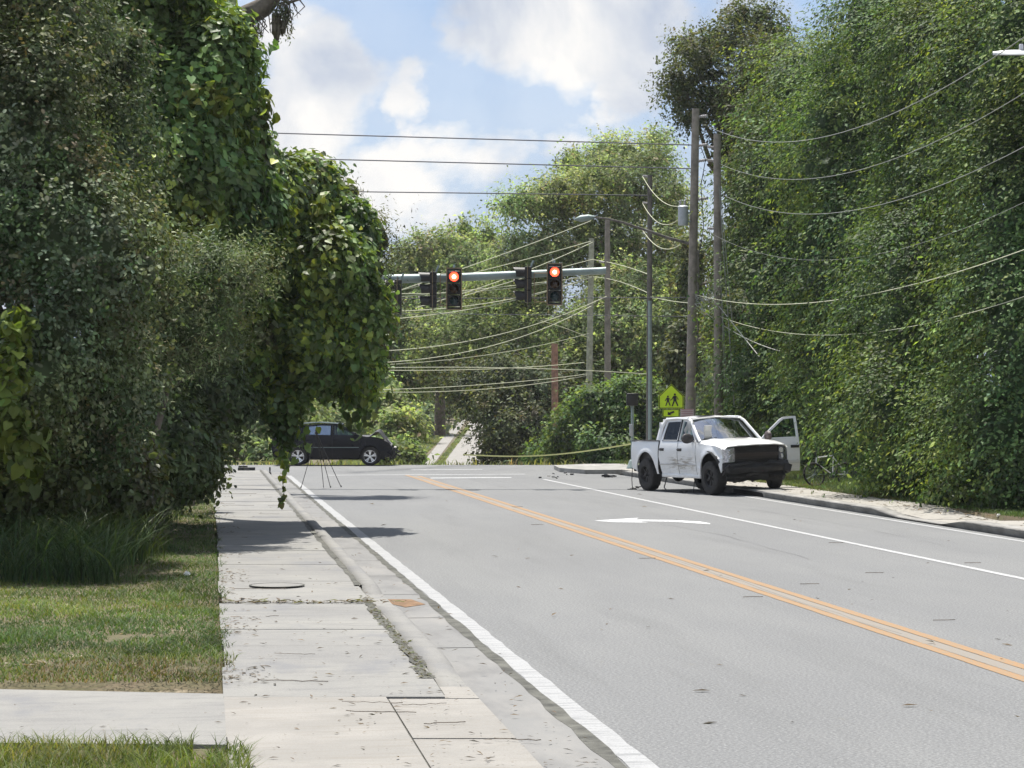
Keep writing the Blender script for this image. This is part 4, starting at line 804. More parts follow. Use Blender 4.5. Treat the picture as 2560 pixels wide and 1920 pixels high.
for (x0, y0, x1, y1) in ((1554, 405, 1587, 880), (1556, 410, 1582, 700), (1553, 400, 1586, 885), (1557, 600, 1572, 860), (1556, 560, 1566, 850)): mb.tube([P(x0, y0, 75.8)-qb, P(x1, y1, 75)-qb], .012, 4)
mb.build('guy_wires', M_WIRE_G, pb)
pc, qc = pole('utility_pole', 'dark slim utility pole with a steel conduit up its lower half', 1402, 1404, 378, 88, .13, .09, M_POLED)
for y in (381, 439, 497): insulator(pc, P(1402, y, 88)-qc, P(1388, y-1, 88)-qc, .05)
mb = MB(); mb.tube([P(1404, 950, 87.7)-qc, P(1404, 650, 87.7)-qc], .075, 10); mb.build('conduit', M_GALV, pc)
pd, qd = pole('utility_pole', 'grey utility pole standing just right of the tip of the signal arm', 1313, 1312, 475, 104, .17, .12, M_POLE)
for y in (567, 645): insulator(pd, P(1305, y, 103.8)-qd, P(1294, y-2, 103.8)-qd, .06)
pe, qe = pole('utility_pole', 'pale green-grey utility pole left of the signal arm tip', 1268, 1278, 515, 112, .19, .13, M_POLEG)
mb = MB(); mb.box(P(1277, 592, 111.8)-qe, (1.2, .1, .1)); mb.build('crossarm', M_POLEG, pe)
pf, qf = pole('utility_pole', 'short reddish-brown wooden pole below the right-hand signal', 1200, 1198, 742, 118, .20, .17, M_BARKR)
for k, (x, y) in enumerate(((862, 905), (873, 895), (890, 900))):
    t, q = pole('utility_pole', ('short pale post in the sunlit shrubs beside the dark car, leftmost of three', 'short pale post in the sunlit shrubs beside the dark car, middle of three', 'short pale post in the sunlit shrubs, nearest the distant pavement')[k], x, x, y-25, 130, .09, .08, M_POLEG, group='pale posts in the shrubs')

def wire(label, a, b, sag, m, r=.014, mids=0, name='overhead_wire', group=None, cat='overhead wire'):
    a, b = Vector(a), Vector(b); n = 28; mb = MB(); pts = []
    for i in range(n+1): t = i/n; p = a.lerp(b, t); p.z -= 4*sag*t*(1-t); pts.append(p)
    mb.tube(pts, r, 5, True); o = mb.build(name, m); o.data.transform(Matrix.Translation(-a)); o.location = a; return tag(o, label, cat, group)
def wire3(lab, a, thru, b, m, r, group=None):
    """hang a wire between a and b so that it passes the sight line of thru"""
    A_, B_ = P(*a), P(*b); best = min((abs((A_.lerp(B_, t/400).x)*F/(A_.lerp(B_, t/400).y)+CX-thru[0]), t/400) for t in range(1, 400)); t = best[1]
    q = A_.lerp(B_, t); z = H+(HY-thru[1])/F*q.y; return wire(lab, A_, B_, (q.z-z)/(4*t*(1-t)), m, r, group=group)
G1 = 'wires across the sky'; G2 = 'sagging wires before the right-hand trees'; G3 = 'pale wires across the far trees'
wire('highest dark wire crossing the clouds to the tallest pole', P(430, 283, 78), P(1503, 313.5, 79), -.0, M_WIRE_D, .021, group=G1)
wire('middle of the three dark wires crossing the clouds', P(430, 337, 78), P(1503, 364.5, 79), -.0, M_WIRE_D, .021, group=G1)
wire('lowest of the three dark wires crossing the clouds, ending at the slim dark pole', P(430, 410, 86), P(1404, 422, 88), -.0, M_WIRE_D, .022, group=G1)
wire('black wire passing just below the signal heads', P(700, 645.5, 79), P(1500, 642.5, 79), .0, M_WIRE_D, .014, group=G3)
wire('black wire below the signals, lower of two', P(700, 675, 79), P(1500, 684, 79), .0, M_WIRE_D, .012, group=G3)
for a, th, b, lab, m_, r_ in (
    ((1530, 273, 79), (1740, 303), (2460, -110, 36), 'topmost pale sagging wire running from the tallest pole to the upper right', M_WIRE_G, .010),
    ((1553, 353, 76), (1780, 383), (2460, 30, 36), 'second pale sagging wire, from the top of the guyed pole to the right', M_WIRE_G, .008),
    ((1556, 418, 76), (1810, 459), (2460, 170, 36), 'third pale sagging wire, from below the top of the guyed pole', M_WIRE_G, .008),
    ((1506, 485, 79), (1776, 562), (2460, 300, 38), 'fourth faint sagging wire, from beside the transformer', M_WIRE_G, .005),
    ((1500, 636, 79), (1640, 657), (2460, 440, 38), 'thick pale cable rising to the right from the tangle of cables', M_WIRE_Y, .010),
    ((1520, 668, 79), (1779, 724), (2460, 545, 38), 'pale cable sagging low before the trees under the thick cable', M_WIRE_Y, .008)):
    wire3(lab, a, th, b, m_, r_, G2)
wire('short pale stay running down right from the guyed pole into the leaves', P(1552, 660, 75.9), P(1640, 770, 72), 0, M_WIRE_L, .014)
wire('pale drop cable sloping down right into the vines behind the truck cab', P(1500, 655, 78.9), P(1700, 762, 70), .25, M_WIRE_L, .014)
wire('pale cable end emerging from the vines at mid height on the right', P(1790, 772, 70), P(2240, 640, 56), .2, M_WIRE_G, .012)
for a, th, b, r_, lab in (
    ((740, 668, 84), (977, 588), (1276, 477, 111), .026, 'uppermost pale cable rising to the lamp head'), ((740, 655, 84), (1028, 588), (1276, 521, 111), .024, 'pale cable just under the uppermost one, rising to the top of the pale pole'),
    ((900, 664, 86), (1145, 582), (1280, 523, 111), .024, 'pale cable emerging between the two signal pairs'), ((1000, 640, 84), (1211, 578), (1281, 560, 110), .022, 'pale cable meeting the red signal near the arm tip'),
    ((700, 628, 82), (957, 633), (1278, 592, 110), .022, 'pale cable right below the arm, upper of a pair'), ((700, 655, 82), (990, 629), (1278, 597, 110), .022, 'pale cable right below the arm, lower of a pair'),
    ((740, 672, 82), (1016, 660), (1278, 598, 110), .026, 'upper of two pale cables sagging under the left red signal'), ((740, 696, 82), (977, 674), (1278, 599, 110), .026, 'lower of two pale cables sagging under the left red signal'),
    ((740, 760, 82), (1016, 736), (1310, 640, 103), .026, 'pale cable under the black wires rising to the grey pole'), ((740, 785, 82), (977, 766), (1277, 661, 111), .024, 'pale cable crossing the trees to the pale pole'),
    ((740, 791, 82), (1016, 771.5), (1272, 720, 111), .016, 'thin pale cable just under the one crossing to the pale pole'), ((700, 797, 82), (1094, 795.5), (1262, 783, 111), .022, 'upper level cable at the foot of the trees'),
    ((700, 798, 82), (1150, 796), (1400, 808, 88), .022, 'level cable running on to the slim dark pole'), ((740, 844, 82), (996, 834), (1268, 808, 111), .020, 'upper of the two lowest pale cables above the distant road'),
    ((740, 845, 82), (996, 844), (1268, 811, 111), .020, 'lowest pale cable above the distant road'), ((1281, 561, 110), (1330, 570), (1402, 593, 88), .020, 'pale cable from the pale pole to the slim dark pole'),
    ((1281, 598, 110), (1330, 606), (1402, 634, 88), .018, 'thin cable from the grey pole to the slim dark pole'), ((1168, 693, 95), (1215, 707), (1272, 730, 110), .018, 'short pale cable branching down to the pale pole'),
    ((1404, 640, 88), (1450, 650), (1500, 655, 79), .016, 'short cable between the slim dark pole and the cable tangle')):
    wire3(lab, a, th, b, M_WIRE_Y, r_*.72, G3)
for k, (a, b, sag) in enumerate((((1388, 381, 88), (1470, 445, 79), .35), ((1388, 439, 88), (1470, 470, 79), .5), ((1388, 497, 88), (1470, 528, 79), .4))):
    wire(('upper', 'middle', 'lower')[k]+' slack pale jumper wire between the slim dark pole and the transformer', P(*a), P(*b), sag, M_WIRE_Y, .012, group='slack jumper wires')
mb = MB()
for k in range(16):
    a = P(random.uniform(1500, 1510), random.uniform(632, 665), 78.8); b = P(random.uniform(1540, 1558), random.uniform(600, 668), 76); c = a.lerp(b, .5); c.z -= random.uniform(.1, .5); mb.tube([a, a.lerp(c, .6), c, b.lerp(c, .4), b], .010, 4)
tag(mb.build('cable_tangle', M_WIRE_G), 'messy bundle of looped cables strung between the two tallest poles', 'cables')
# long cable that frames the far left of the arm
arm = thing('signal_mast_arm', 'grey steel mast arm carrying the traffic signals over the road', 'traffic signal arm', P(455, 1010, 66)); arm.location.z = .1; q = arm.location.copy()
mb = MB(); mb.tube([Vector((0, 0, -.1)), Vector((0, 0, 3.5)), P(455, 585, 66)-q], [.19, .17, .15], 16); mb.build('post', M_GALV, arm)
mb = MB(); apts = [P(x, y, 66)-q for x, y in ((455, 612), (650, 607), (840, 603), (1000, 599), (1150, 592), (1306, 584.5))]; mb.tube(apts, [.155, .145, .135, .122, .110, .098], 18); mb.build('arm', M_GALV, arm)
mb = MB(); mb.tube([P(1303, 584.6, 66)-q, P(1309, 584.3, 66)-q], .105, 18); mb.build('end_cap', M_GALV, arm)
def signal_head(x, y, label, lit=True, side=False, group='traffic signal heads', scale=1., D=65.7):
    """x,y = centre of a three-lamp head; the lamps face the camera, or the left when side."""
    t = thing('traffic_signal', label, 'traffic signal', P(x, y, D), PI/2*(-1) if side else 0., group)   # lamps look along local -y
    s = .345; mb = MB()
    for k in (1, 0, -1): mb.box((0, .0, k*s), (.34, .20, s-.012)); 
    mb.build('housing', M_SIGBLK, t, smooth=False, bevel=.02)
    for k in (1, 0, -1):
        mm = M_RED if (lit and k == 1) else (M_LENSA if k == 0 else M_LENSG)
        if side and k == 1: mm = M_LENSA
        b = MB(); b.lathe([(0, .125), (.06, .12), (.11, .108), (.135, .098)], 20, Matrix.Translation((0, 0, k*s)) @ Matrix.Rotation(PI/2, 4, 'X')); le = b.build('lens', mm, t)
        if lit and k == 1 and not side: b = MB(); b.lathe([(0, .138), (.045, .134), (.06, .124)], 14, Matrix.Translation((0, 0, k*s)) @ Matrix.Rotation(PI/2, 4, 'X')); b.build('lamp_core', M_REDC, le)
        b = MB(); n = 16; V1 = []                                       # tunnel visor, open below
        for j in range(n+1):
            a = -PI*.20+(PI*1.40)*j/n
            for yy, rr in ((-.10, .150), (-(.44 if side else .36)+.09*(1-math.sin(max(0, min(PI, a)))), .165 if side else .150), (-(.44 if side else .36)+.09*(1-math.sin(max(0, min(PI, a)))), .150 if side else .138), (-.10, .138)):
                V1.append(b.b.verts.new((rr*math.cos(a), yy, k*s+rr*math.sin(a))))
        for j in range(n):
            for q_ in range(4): b.b.faces.new((V1[j*4+q_], V1[j*4+(q_+1) % 4], V1[(j+1)*4+(q_+1) % 4], V1[(j+1)*4+q_]))
        b.build('visor', M_SIGBLK, t)
    b = MB(); hw, hh = .215, .60
    for (c, d) in (((0, -.02, hh), (hw*2+.03, .012, .03)), ((0, -.02, -hh), (hw*2+.03, .012, .03)), ((hw, -.02, 0), (.03, .012, hh*2)), ((-hw, -.02, 0), (.03, .012, hh*2))): b.box(c, d)
    b.build('backplate_edge', M_FRAME, t, smooth=False)
    b = MB(); b.box((-.19, -.0, 0), (.045, .01, 1.17)); b.box((.19, 0, 0), (.045, .01, 1.17)); b.box((0, 0, .555), (.34, .01, .06)); b.box((0, 0, -.555), (.34, .01, .06)); b.build('backplate', M_SIGBLK, t, smooth=False)
    b = MB(); b.tube([Vector((0, .06, .45)), Vector((0, .12, .62)), Vector((0, .16, .70))], .03, 8); b.build('hanger', M_GALV, t)
    return t
signal_head(981, 624, 'traffic signal showing red, left of the two that are lit')
signal_head(1198, 614, 'traffic signal showing red, right of the two that are lit, near the arm tip')
signal_head(936, 626, 'unlit-looking side-on signal with visors pointing left, next to the left red signal', False, True)
signal_head(1141, 615, 'side-on signal with visors pointing left, next to the right red signal', False, True)
signal_head(860, 643, 'signal half hidden by the hanging vine leaves at the left of the arm', False, True, D=65.5)
def bracket(x0, x1, y0, y1, label):
    t = MB()
    for a, b in (((x0, y0), (x1, y0)), ((x0, y1), (x1, y1)), ((x0, y0), (x0, y1))): t.tube([P(*a, 65.8), P(*b, 65.8)], .014, 5)
    return tag(t.build('signal_bracket', M_FRAME), label, 'bracket', 'signal brackets')
bracket(951, 964, 592, 660, 'thin frame between the side-on and the facing head of the left signal pair'); bracket(1154, 1183, 590, 652, 'thin frame between the side-on and the facing head of the right signal pair')

# crossing signal post
cs = thing('crossing_signal', 'grey post with a black signal head on the corner pavement left of the truck', 'signal post', (P(1366, HY, 80.6).x, 80.6, .15)); q = cs.location.copy()
mb = MB(); mb.tube([Vector((0, 0, .2)), P(1366, 862, 80.6)-q], .055, 12); mb.build('post', M_GALV, cs)
mb = MB(); mb.lathe([(.21, 0), (.21, .03), (.19, .06), (.12, .25), (.09, .30), (.06, .32)], 8); mb.build('base', M_GALV, cs)
mb = MB(); mb.box(P(1366, 863, 80.5)-q, (.42, .22, .44)); mb.build('signal_head', M_SIGBLK, cs, bevel=.03)
mb = MB(); mb.box(P(1366, 878, 80.6)-q, (.12, .12, .08)); mb.build('bracket', M_GALV, cs, smooth=False)
mb = MB(); mb.box(P(1363.4, 929, 80.45)-q, (.13, .10, .42)); mb.build('button_box', M_ALU, cs, bevel=.01)
tp = MB()
def ribbon(pts, w=.075):
    vv = []
    for p in pts: vv.append((tp.b.verts.new(p+Vector((0, 0, w/2))), tp.b.verts.new(p-Vector((0, 0.01, w/2)))))
    for i in range(len(vv)-1): tp.b.faces.new((vv[i][0], vv[i+1][0], vv[i+1][1], vv[i][1]))
ribbon([P(1363, 959, 80.6).lerp(P(1000, 982, 89), i/20)-Vector((0, 0, .22*math.sin(PI*i/20))) for i in range(21)], .05)
tag(tp.build('caution_tape', M_TAPE, solid=.003), 'yellow caution tape stretched from the crossing signal post to the left across the shrub', 'caution tape', 'caution tape')
tp = MB(); ribbon([P(455, 990, 90).lerp(P(600, 995, 92), i/10)-Vector((0, 0, .1*math.sin(PI*i/10))) for i in range(11)], .05)
tag(tp.build('caution_tape', M_TAPE, solid=.003), 'short run of caution tape behind the dark car on the left', 'caution tape', 'caution tape')

# school crossing sign
DS = 80.; ss = thing('school_crossing_sign', 'bright yellow-green pentagon sign with two walking figures and an arrow plate', 'road sign', (P(1441, HY, DS).x, DS, .12)); q = ss.location.copy()
def SP(x, y, dy=0.): return P(x, y, DS-dy)-q
mb = MB(); mb.tube([Vector((0, .06, -.1)), SP(1441, 832, -.06)], .035, 8); mb.build('post', M_ALU, ss)
mb = MB(); mb.poly([SP(*p) for p in ((1450, 829), (1477, 855), (1477, 883), (1423, 883), (1423, 855))], (0, .015, 0)); mb.build('pentagon_plate', M_FLUO, ss, smooth=False)
def outline(pts, w, name):
    mb = MB(); n = len(pts)
    for i in range(n):
        a, b = SP(*pts[i], .012), SP(*pts[(i+1) % n], .012); d = (b-a).normalized(); nn = Vector((-d.z, 0, d.x))*w
        mb.poly([a-nn, b-nn, b+nn, a+nn], (0, -.003, 0))
    mb.build(name, M_SIGNK, ss, smooth=False)
outline([(1450, 831), (1475.3, 855.6), (1475.3, 881.5), (1424.7, 881.5), (1424.7, 855.6)], .012, 'border')
def person_print(cx, cy, s, name):                                        # simple walking figure in plan silhouette
    b = MB(); 
    def Q(x, y): return SP(cx+x*s, cy+y*s, .014)
    b.poly([Q(1.9*math.cos(k*PI/5)+.2, -9.5+2.0*math.sin(k*PI/5)) for k in range(10)], (0, -.003, 0))
    b.poly([Q(-2.6, -7), (Q(2.8, -7)), Q(3.0, 1.2), Q(-2.4, 1.2)], (0, -.0035, 0))
    b.poly([Q(-2.2, 1), Q(.6, 1), Q(-3.2, 11), Q(-5.4, 10.6)], (0, -.0040, 0)); b.poly([Q(.2, 1), Q(2.9, 1), Q(6.2, 9.6), Q(4.4, 11)], (0, -.0045, 0))
    b.poly([Q(-2.6, -6.8), Q(-1.2, -5.5), Q(-5.2, .6), Q(-6.4, -.2)], (0, -.0050, 0)); b.poly([Q(2.4, -6.8), Q(3.4, -6.2), Q(6.8, -1.0), Q(5.6, -.2)], (0, -.0055, 0))
    b.build(name, M_SIGNK, ss, smooth=False)
person_print(1457.5, 864, 1.25, 'walking_figure'); person_print(1442.5, 866, 1.0, 'walking_figure')
mb = MB(); mb.poly([SP(*p, .002) for p in ((1431.5, 884), (1467.5, 884), (1467.5, 901), (1431.5, 901))], (0, .012, 0)); mb.build('arrow_plate', M_FLUO, ss, smooth=False)
outline([(1432.6, 885), (1466.4, 885), (1466.4, 900), (1432.6, 900)], .010, 'border')
mb = MB(); mb.poly([SP(*p, .016) for p in ((1442, 896.6), (1442.6, 889), (1445.4, 891.2), (1455, 887.4), (1457.2, 891.0), (1448.0, 894.6), (1451, 897)) ], (0, -.003, 0)); mb.build('arrow_print', M_SIGNK, ss, smooth=False)
ps = thing('notice_sign', 'small pale pinkish notice sign beside the arrow plate, just above the truck roof', 'sign', (P(1484, HY, 77).x, 77, .12)); q2 = ps.location.copy()
mb = MB(); mb.tube([Vector((0, .05, -.1)), P(1484, 884, 77)-q2], .03, 8); mb.build('post', M_ALU, ps)
mb = MB(); mb.poly([P(*p, 76.9)-q2 for p in ((1470, 883.5), (1498.5, 883.5), (1498.5, 902), (1470, 902))], (0, .012, 0)); mb.build('plate', M_SIGNW, ps, smooth=False)
mb = MB()
for y in (884.6, 889.2, 893.6, 898.2, 901): mb.poly([P(x, yy, 76.88)-q2 for x, yy in ((1471.5, y-.55), (1497, y-.55), (1497, y+.55), (1471.5, y+.55))], (0, -.003, 0))
mb.build('print_lines', M_PINK, ps, smooth=False)

# street lamp entering at the right edge
sl2 = thing('street_lamp', 'pale cobra-head street lamp poking in at the upper right edge', 'street lamp', (P(2440, HY, 46).x, 46, .1)); q3 = sl2.location.copy()
mb = MB(); mb.tube([Vector((0, 0, -.1)), P(2440, 200, 46)-q3, P(2425, 90, 46)-q3], [.12, .09, .07], 12); mb.build('pole', M_ALU, sl2)
mb = MB(); mb.tube([P(2425, 92, 46)-q3, P(2330, 98, 46)-q3, P(2240, 108, 46)-q3], [.05, .04, .035], 8); mb.build('arm', M_ALU, sl2)
mb = MB(); mb.grid(lambda a, b: P(2145+a*110, 113+(6-10*(4*b*(1-b))**.7*(.4+.6*math.sin(PI*min(1, a*.9+.1)))), 46+.18*(2*b-1)*math.sin(PI*min(.97, a*.8+.05)))-q3, 12, 8); mb.build('lamp_head', M_ALU, sl2, solid=.03)
mb = MB(); mb.lathe([(.045, 0), (.045, .10), (.035, .12), (0, .125)], 12, Matrix.Translation(P(2206, 108, 46)-q3)); mb.build('photocell', mat('white_photocell', (.7, .7, .72), .5), sl2)

# ------------------------------------------------------------------ vehicles
def arc(cx, cz, r, a0, a1, n=12): return [(cx+r*math.cos(math.radians(a0+(a1-a0)*i/n)), cz+r*math.sin(math.radians(a0+(a1-a0)*i/n))) for i in range(n+1)]
def panel(name, poly2, yf, m, parent, sgn=-1, th=.03, dx=.10, dz=.08, holes=None, bevel=0.):
    """a sheet-metal panel: outline in (x, z), bent by y = yf(x, z), with a return edge of thickness th"""
    b = bmesh.new(); vs_ = [b.verts.new((x, 0, z)) for x, z in poly2]; b.faces.new(vs_)
    xs = [p[0] for p in poly2]; zs = [p[1] for p in poly2]
    def cut(co, no): bmesh.ops.bisect_plane(b, geom=b.verts[:]+b.edges[:]+b.faces[:], dist=1e-5, plane_co=co, plane_no=no)
    x = min(xs)+dx
    while x < max(xs)-1e-3: cut((x, 0, 0), (1, 0, 0)); x += dx
    z = min(zs)+dz
    while z < max(zs)-1e-3: cut((0, 0, z), (0, 0, 1)); z += dz
    bmesh.ops.triangulate(b, faces=[f for f in b.faces if len(f.verts) > 4])
    r = bmesh.ops.extrude_face_region(b, geom=b.faces[:]); nv = {v for v in r['geom'] if isinstance(v, bmesh.types.BMVert)}
    for v in b.verts:
        y = yf(v.co.x, v.co.z); v.co.y = sgn*(y-(th if v in nv else 0))
    bmesh.ops.recalc_face_normals(b, faces=b.faces); me = bpy.data.meshes.new(name); b.to_mesh(me); b.free()
    for p in me.polygons: p.use_smooth = True
    me.materials.append(m); o = link(bpy.data.objects.new(name, me), parent); md = o.modifiers.new('e', 'EDGE_SPLIT'); md.split_angle = .6; return o
def frame_ring(name, outer, inner, yf, m, parent, sgn=-1, th=.05):
    """window frame: ring between two outlines with equal point counts"""
    mb = MB(); n = len(outer); V = []
    for (a, c) in zip(outer, inner):
        V.append([mb.b.verts.new((p[0], sgn*(yf(*p)-t), p[1])) for p in (a, c) for t in (0, th)])
    for i in range(n):
        j = (i+1) % n; A_, B_ = V[i], V[j]
        mb.b.faces.new((A_[0], B_[0], B_[2], A_[2])); mb.b.faces.new((A_[1], A_[3], B_[3], B_[1])); mb.b.faces.new((A_[0], A_[1], B_[1], B_[0])); mb.b.faces.new((A_[2], B_[2], B_[3], A_[3]))
    return mb.build(name, m, parent)
def glass_panel(name, poly2, yf, m, parent, sgn=-1):
    mb = MB(); mb.b.faces.new([mb.b.verts.new((x, sgn*(yf(x, z)-.02), z)) for x, z in poly2]); return mb.build(name, m, parent, smooth=False)
def wheel(parent, loc, r, w, rimr, rm, sgn=-1, style='truck', seg=56, steer=0.):
    h = empty('wheel', loc, steer, parent); mb = MB(); T = Matrix.Rotation(PI/2, 4, 'X')
    prof = [(rimr*.98, -w*.42), (rimr*1.08, -w*.49), (r*.80, -w*.50), (r*.93, -w*.47), (r*.985, -w*.40), (r, -w*.22), (r, 0), (r, w*.22), (r*.985, w*.40), (r*.93, w*.47), (r*.80, w*.50), (rimr*1.08, w*.49), (rimr*.98, w*.42)]
    rings = []
    for i, (rr, z) in enumerate(prof):
        lug = .018 if (style == 'truck' and 3 <= i <= 9) else (.004 if 4 <= i <= 8 else 0)
        rings.append([mb.b.verts.new(T @ Vector(((rr-(lug if (j+(i % 2)*1) % 4 < 2 else 0))*math.cos(2*PI*j/seg), (rr-(lug if (j+(i % 2)*1) % 4 < 2 else 0))*math.sin(2*PI*j/seg), z))) for j in range(seg)])
    for i in range(len(rings)-1):
        for j in range(seg): mb.b.faces.new((rings[i][j], rings[i][(j+1) % seg], rings[i+1][(j+1) % seg], rings[i+1][j]))
    mb.build('tyre', M_RUB, h)
    ri = MB(); f = w*.40*sgn; TT = T
    def Y(v): return v
    ri.lathe([(rimr*.99, -f*1.05), (rimr, -f*1.0), (rimr*.93, -f*.93), (rimr*.90, f*.4), (rimr*.2, f*.4)], 40, Matrix.Rotation(PI/2, 4, 'X'), False)
    ro = ri.build('rim', rm if style != 'car' else rm, h)
    sp = MB(); yo = f*.80
    ns, wd = (5, .30) if style == 'car' else (6, .34)
    for k in range(ns):
        a0 = 2*PI*k/ns+.3
        for da in ((-.17, .17) if style == 'car' else (0,)):
            a1, a2 = a0+da*.4, a0+da
            d1, d2 = Vector((math.cos(a1), 0, math.sin(a1))), Vector((math.cos(a2), 0, math.sin(a2))); t1 = Vector((-math.sin(a1), 0, math.cos(a1)))
            wA, wB = rimr*(.07 if style == 'car' else .10), rimr*(.10 if style == 'car' else .14)
            p = [d1*rimr*.14-t1*wA, d2*rimr*.95-t1*wB, d2*rimr*.95+t1*wB, d1*rimr*.14+t1*wA]
            sp.poly([q_+Vector((0, yo+(0 if i_ in (1, 2) else -.01*sgn), 0)) for i_, q_ in enumerate(p)], (0, -.03*sgn, 0))
    sp.lathe([(0, 0), (rimr*.20, 0), (rimr*.20, .03), (0, .035)], 16, Matrix.Translation((0, yo+.01*sgn, 0)) @ Matrix.Rotation(PI/2*(-sgn if sgn < 0 else 1)*(1), 4, 'X'))
    sp.build('spokes', rm, h, smooth=False)
    dk = MB(); dk.lathe([(0, 0), (rimr*.9, 0), (rimr*.9, .02), (0, .02)], 24, Matrix.Translation((0, f*.2, 0)) @ Matrix.Rotation(PI/2, 4, 'X')); dk.build('brake_disc', M_BRUSH, h)
    return h

# ---- white pickup
def build_truck():
    t = thing('pickup_truck', 'damaged white crew-cab pickup truck with its driver door open, one wheel on the kerb', 'pickup truck')
    fwd = Vector((1.50, -3.36, 0)).normalized(); yaw = math.atan2(fwd.y, fwd.x); mid = Vector(((5.31+3.84)/2, (59.5+62.9)/2, 0))
    lef = Vector((-fwd.y, fwd.x, 0)); t.location = mid+lef*.87+Vector((0, 0, .03))
    t.rotation_euler = (math.radians(1.7), math.radians(-.4), yaw)
    def wz(z):                                                            # half width against height
        return float(np.interp(z, [.3, .48, .7, .95, 1.15, 1.34, 1.42, 2.0], [.90, .945, .985, 1.0, .995, .965, .935, .765]))
    def flare(x, z):
        f = 0
        for cx in (1.82, -1.82):
            d = math.hypot(x-cx, z-.52); f = max(f, .035*math.exp(-((d-.60)/.07)**2))
        return f
    dents = [(.55, .70, .22, .05), (.15, .62, .2, .06), (-.35, .72, .25, .035), (.70, .95, .15, .02), (-.75, .60, .18, .04), (1.15, .8, .15, .04)]
    def yR(x, z):
        y = wz(z)+flare(x, z)
        for a, c, s, dpt in dents: y -= dpt*math.exp(-((x-a)**2+(z-c)**2)/s**2)*(1+.5*math.sin(17*x+9*z))
        y -= .008*(abs(math.sin(6*x+11*z))) * (1 if (.4 < z < .95 and -1 < x < 1) else 0)
        if 1.0 < x < 2.5 and z > .95: y -= .03*math.exp(-((x-2.2)**2)/.1)*(1+math.sin(14*z+8*x))
        return y
    def yL(x, z): return wz(z)+flare(x, z)
    for sgn, yf in ((-1, yR), (1, yL)):
        fp = [(.99, .47), (1.24, .47)]+arc(1.82, .50, .59, 180, 8, 16)+[(2.44, .62), (2.50, .86), (2.47, 1.19), (2.38, 1.235), (1.6, 1.30), (.99, 1.37)]
        panel('front_fender', fp, yf, M_WPAINT, t, sgn)
        if sgn < 0:
            panel('door', [(-.115, .50), (.97, .50), (.97, 1.365), (-.115, 1.385)], yf, M_WPAINT, t, sgn)['label'] = 'dented right front door smeared with dirt'
        panel('rear_door', [(-1.10, .50), (-.135, .50), (-.135, 1.385), (-1.16, 1.385), (-1.18, .95)], yf, M_WPAINT, t, sgn)
        bp_ = [(-1.20, .50), (-1.24, .96)] and [(-1.20, .49), (-1.195, 1.39), (-2.95, 1.37), (-2.99, .62), (-2.44, .55)]+arc(-1.82, .52, .57, 0, 180, 16)[::1]
        bp_ = [(-1.20, .49), (-1.25, .49)]+arc(-1.82, .52, .57, 180, 0, 16)[::-1] + [(-2.43, .56), (-2.97, .62), (-2.97, 1.36), (-1.20, 1.385)]
        panel('bed_side', bp_, yf, M_WPAINT, t, sgn)
        # cab frames and glass above the belt
        fo = [(.97, 1.37), (.86, 1.49), (.36, 1.90), (.26, 1.955), (-.02, 1.975), (-.105, 1.975), (-.115, 1.385), (.4, 1.378)]
        fi = [(.86, 1.41), (.78, 1.49), (.33, 1.845), (.25, 1.895), (-.0, 1.915), (-.045, 1.915), (-.055, 1.42), (.4, 1.415)]
        ro = [(-.135, 1.385), (-.135, 1.975), (-.5, 1.972), (-.95, 1.955), (-1.04, 1.92), (-1.13, 1.60), (-1.16, 1.385), (-.6, 1.385)]
        ri = [(-.205, 1.42), (-.205, 1.915), (-.5, 1.912), (-.91, 1.898), (-.965, 1.87), (-1.035, 1.60), (-1.06, 1.42), (-.6, 1.42)]
        if sgn < 0: frame_ring('door_frame', fo, fi, yf, M_WPAINT, t, sgn); glass_panel('side_window', fi, yf, M_GLASSC, t, sgn)
        frame_ring('door_frame', ro, ri, yf, M_WPAINT, t, sgn); glass_panel('side_window', ri, yf, M_GLASSD, t, sgn)
        b = MB(); b.tube([Vector((1.16, sgn*.925, 1.375)), Vector((.9, sgn*.885, 1.56)), Vector((.45, sgn*.80, 1.90)), Vector((.22, sgn*.775, 1.985))], [.045, .042, .042, .04], 6); b.build('windscreen_pillar', M_WPAINT, t)
        b = MB(); b.tube([Vector((.25, sgn*.785, 1.985)), Vector((-.4, sgn*.785, 2.0)), Vector((-1.02, sgn*.785, 1.975)), Vector((-1.2, sgn*.84, 1.75)), Vector((-1.22, sgn*.93, 1.40))], [.045, .04, .05, .055, .055], 6); b.build('roof_rail', M_WPAINT, t)
        b = MB(); b.tube([Vector((-.125, sgn*.95, 1.38)), Vector((-.12, sgn*.79, 1.97))], .025, 6); b.build('centre_pillar', M_BLK, t)
        b = MB(); b.box((0, sgn*.90, .455), (2.3, .10, .10)); b.build('rocker_panel', M_WPAINT, t, bevel=.02)
        for x in ((.02, -1.02) if sgn < 0 else (-1.02,)):
            b = MB(); b.tube([Vector((x-.10, sgn*(yf(x, 1.16)+.01), 1.16)), Vector((x-.07, sgn*(yf(x, 1.16)+.045), 1.165)), Vector((x+.07, sgn*(yf(x, 1.16)+.045), 1.165)), Vector((x+.10, sgn*(yf(x, 1.16)+.01), 1.16))], .018, 6)
            b.box((x, sgn*(yf(x, 1.16)+.004), 1.16), (.24, .012, .075)); b.build('door_handle', M_BLK, t)
        for xx, z0, z1 in ((-.125, .50, 1.38), (.98, .50, 1.36), (-1.19, .50, 1.38)):
            b = MB(); b.tube([Vector((xx, sgn*(yf(xx, z0+(z1-z0)*k/6)-.004), z0+(z1-z0)*k/6)) for k in range(7)], .009, 5); b.build('door_seam', M_BLK, t)
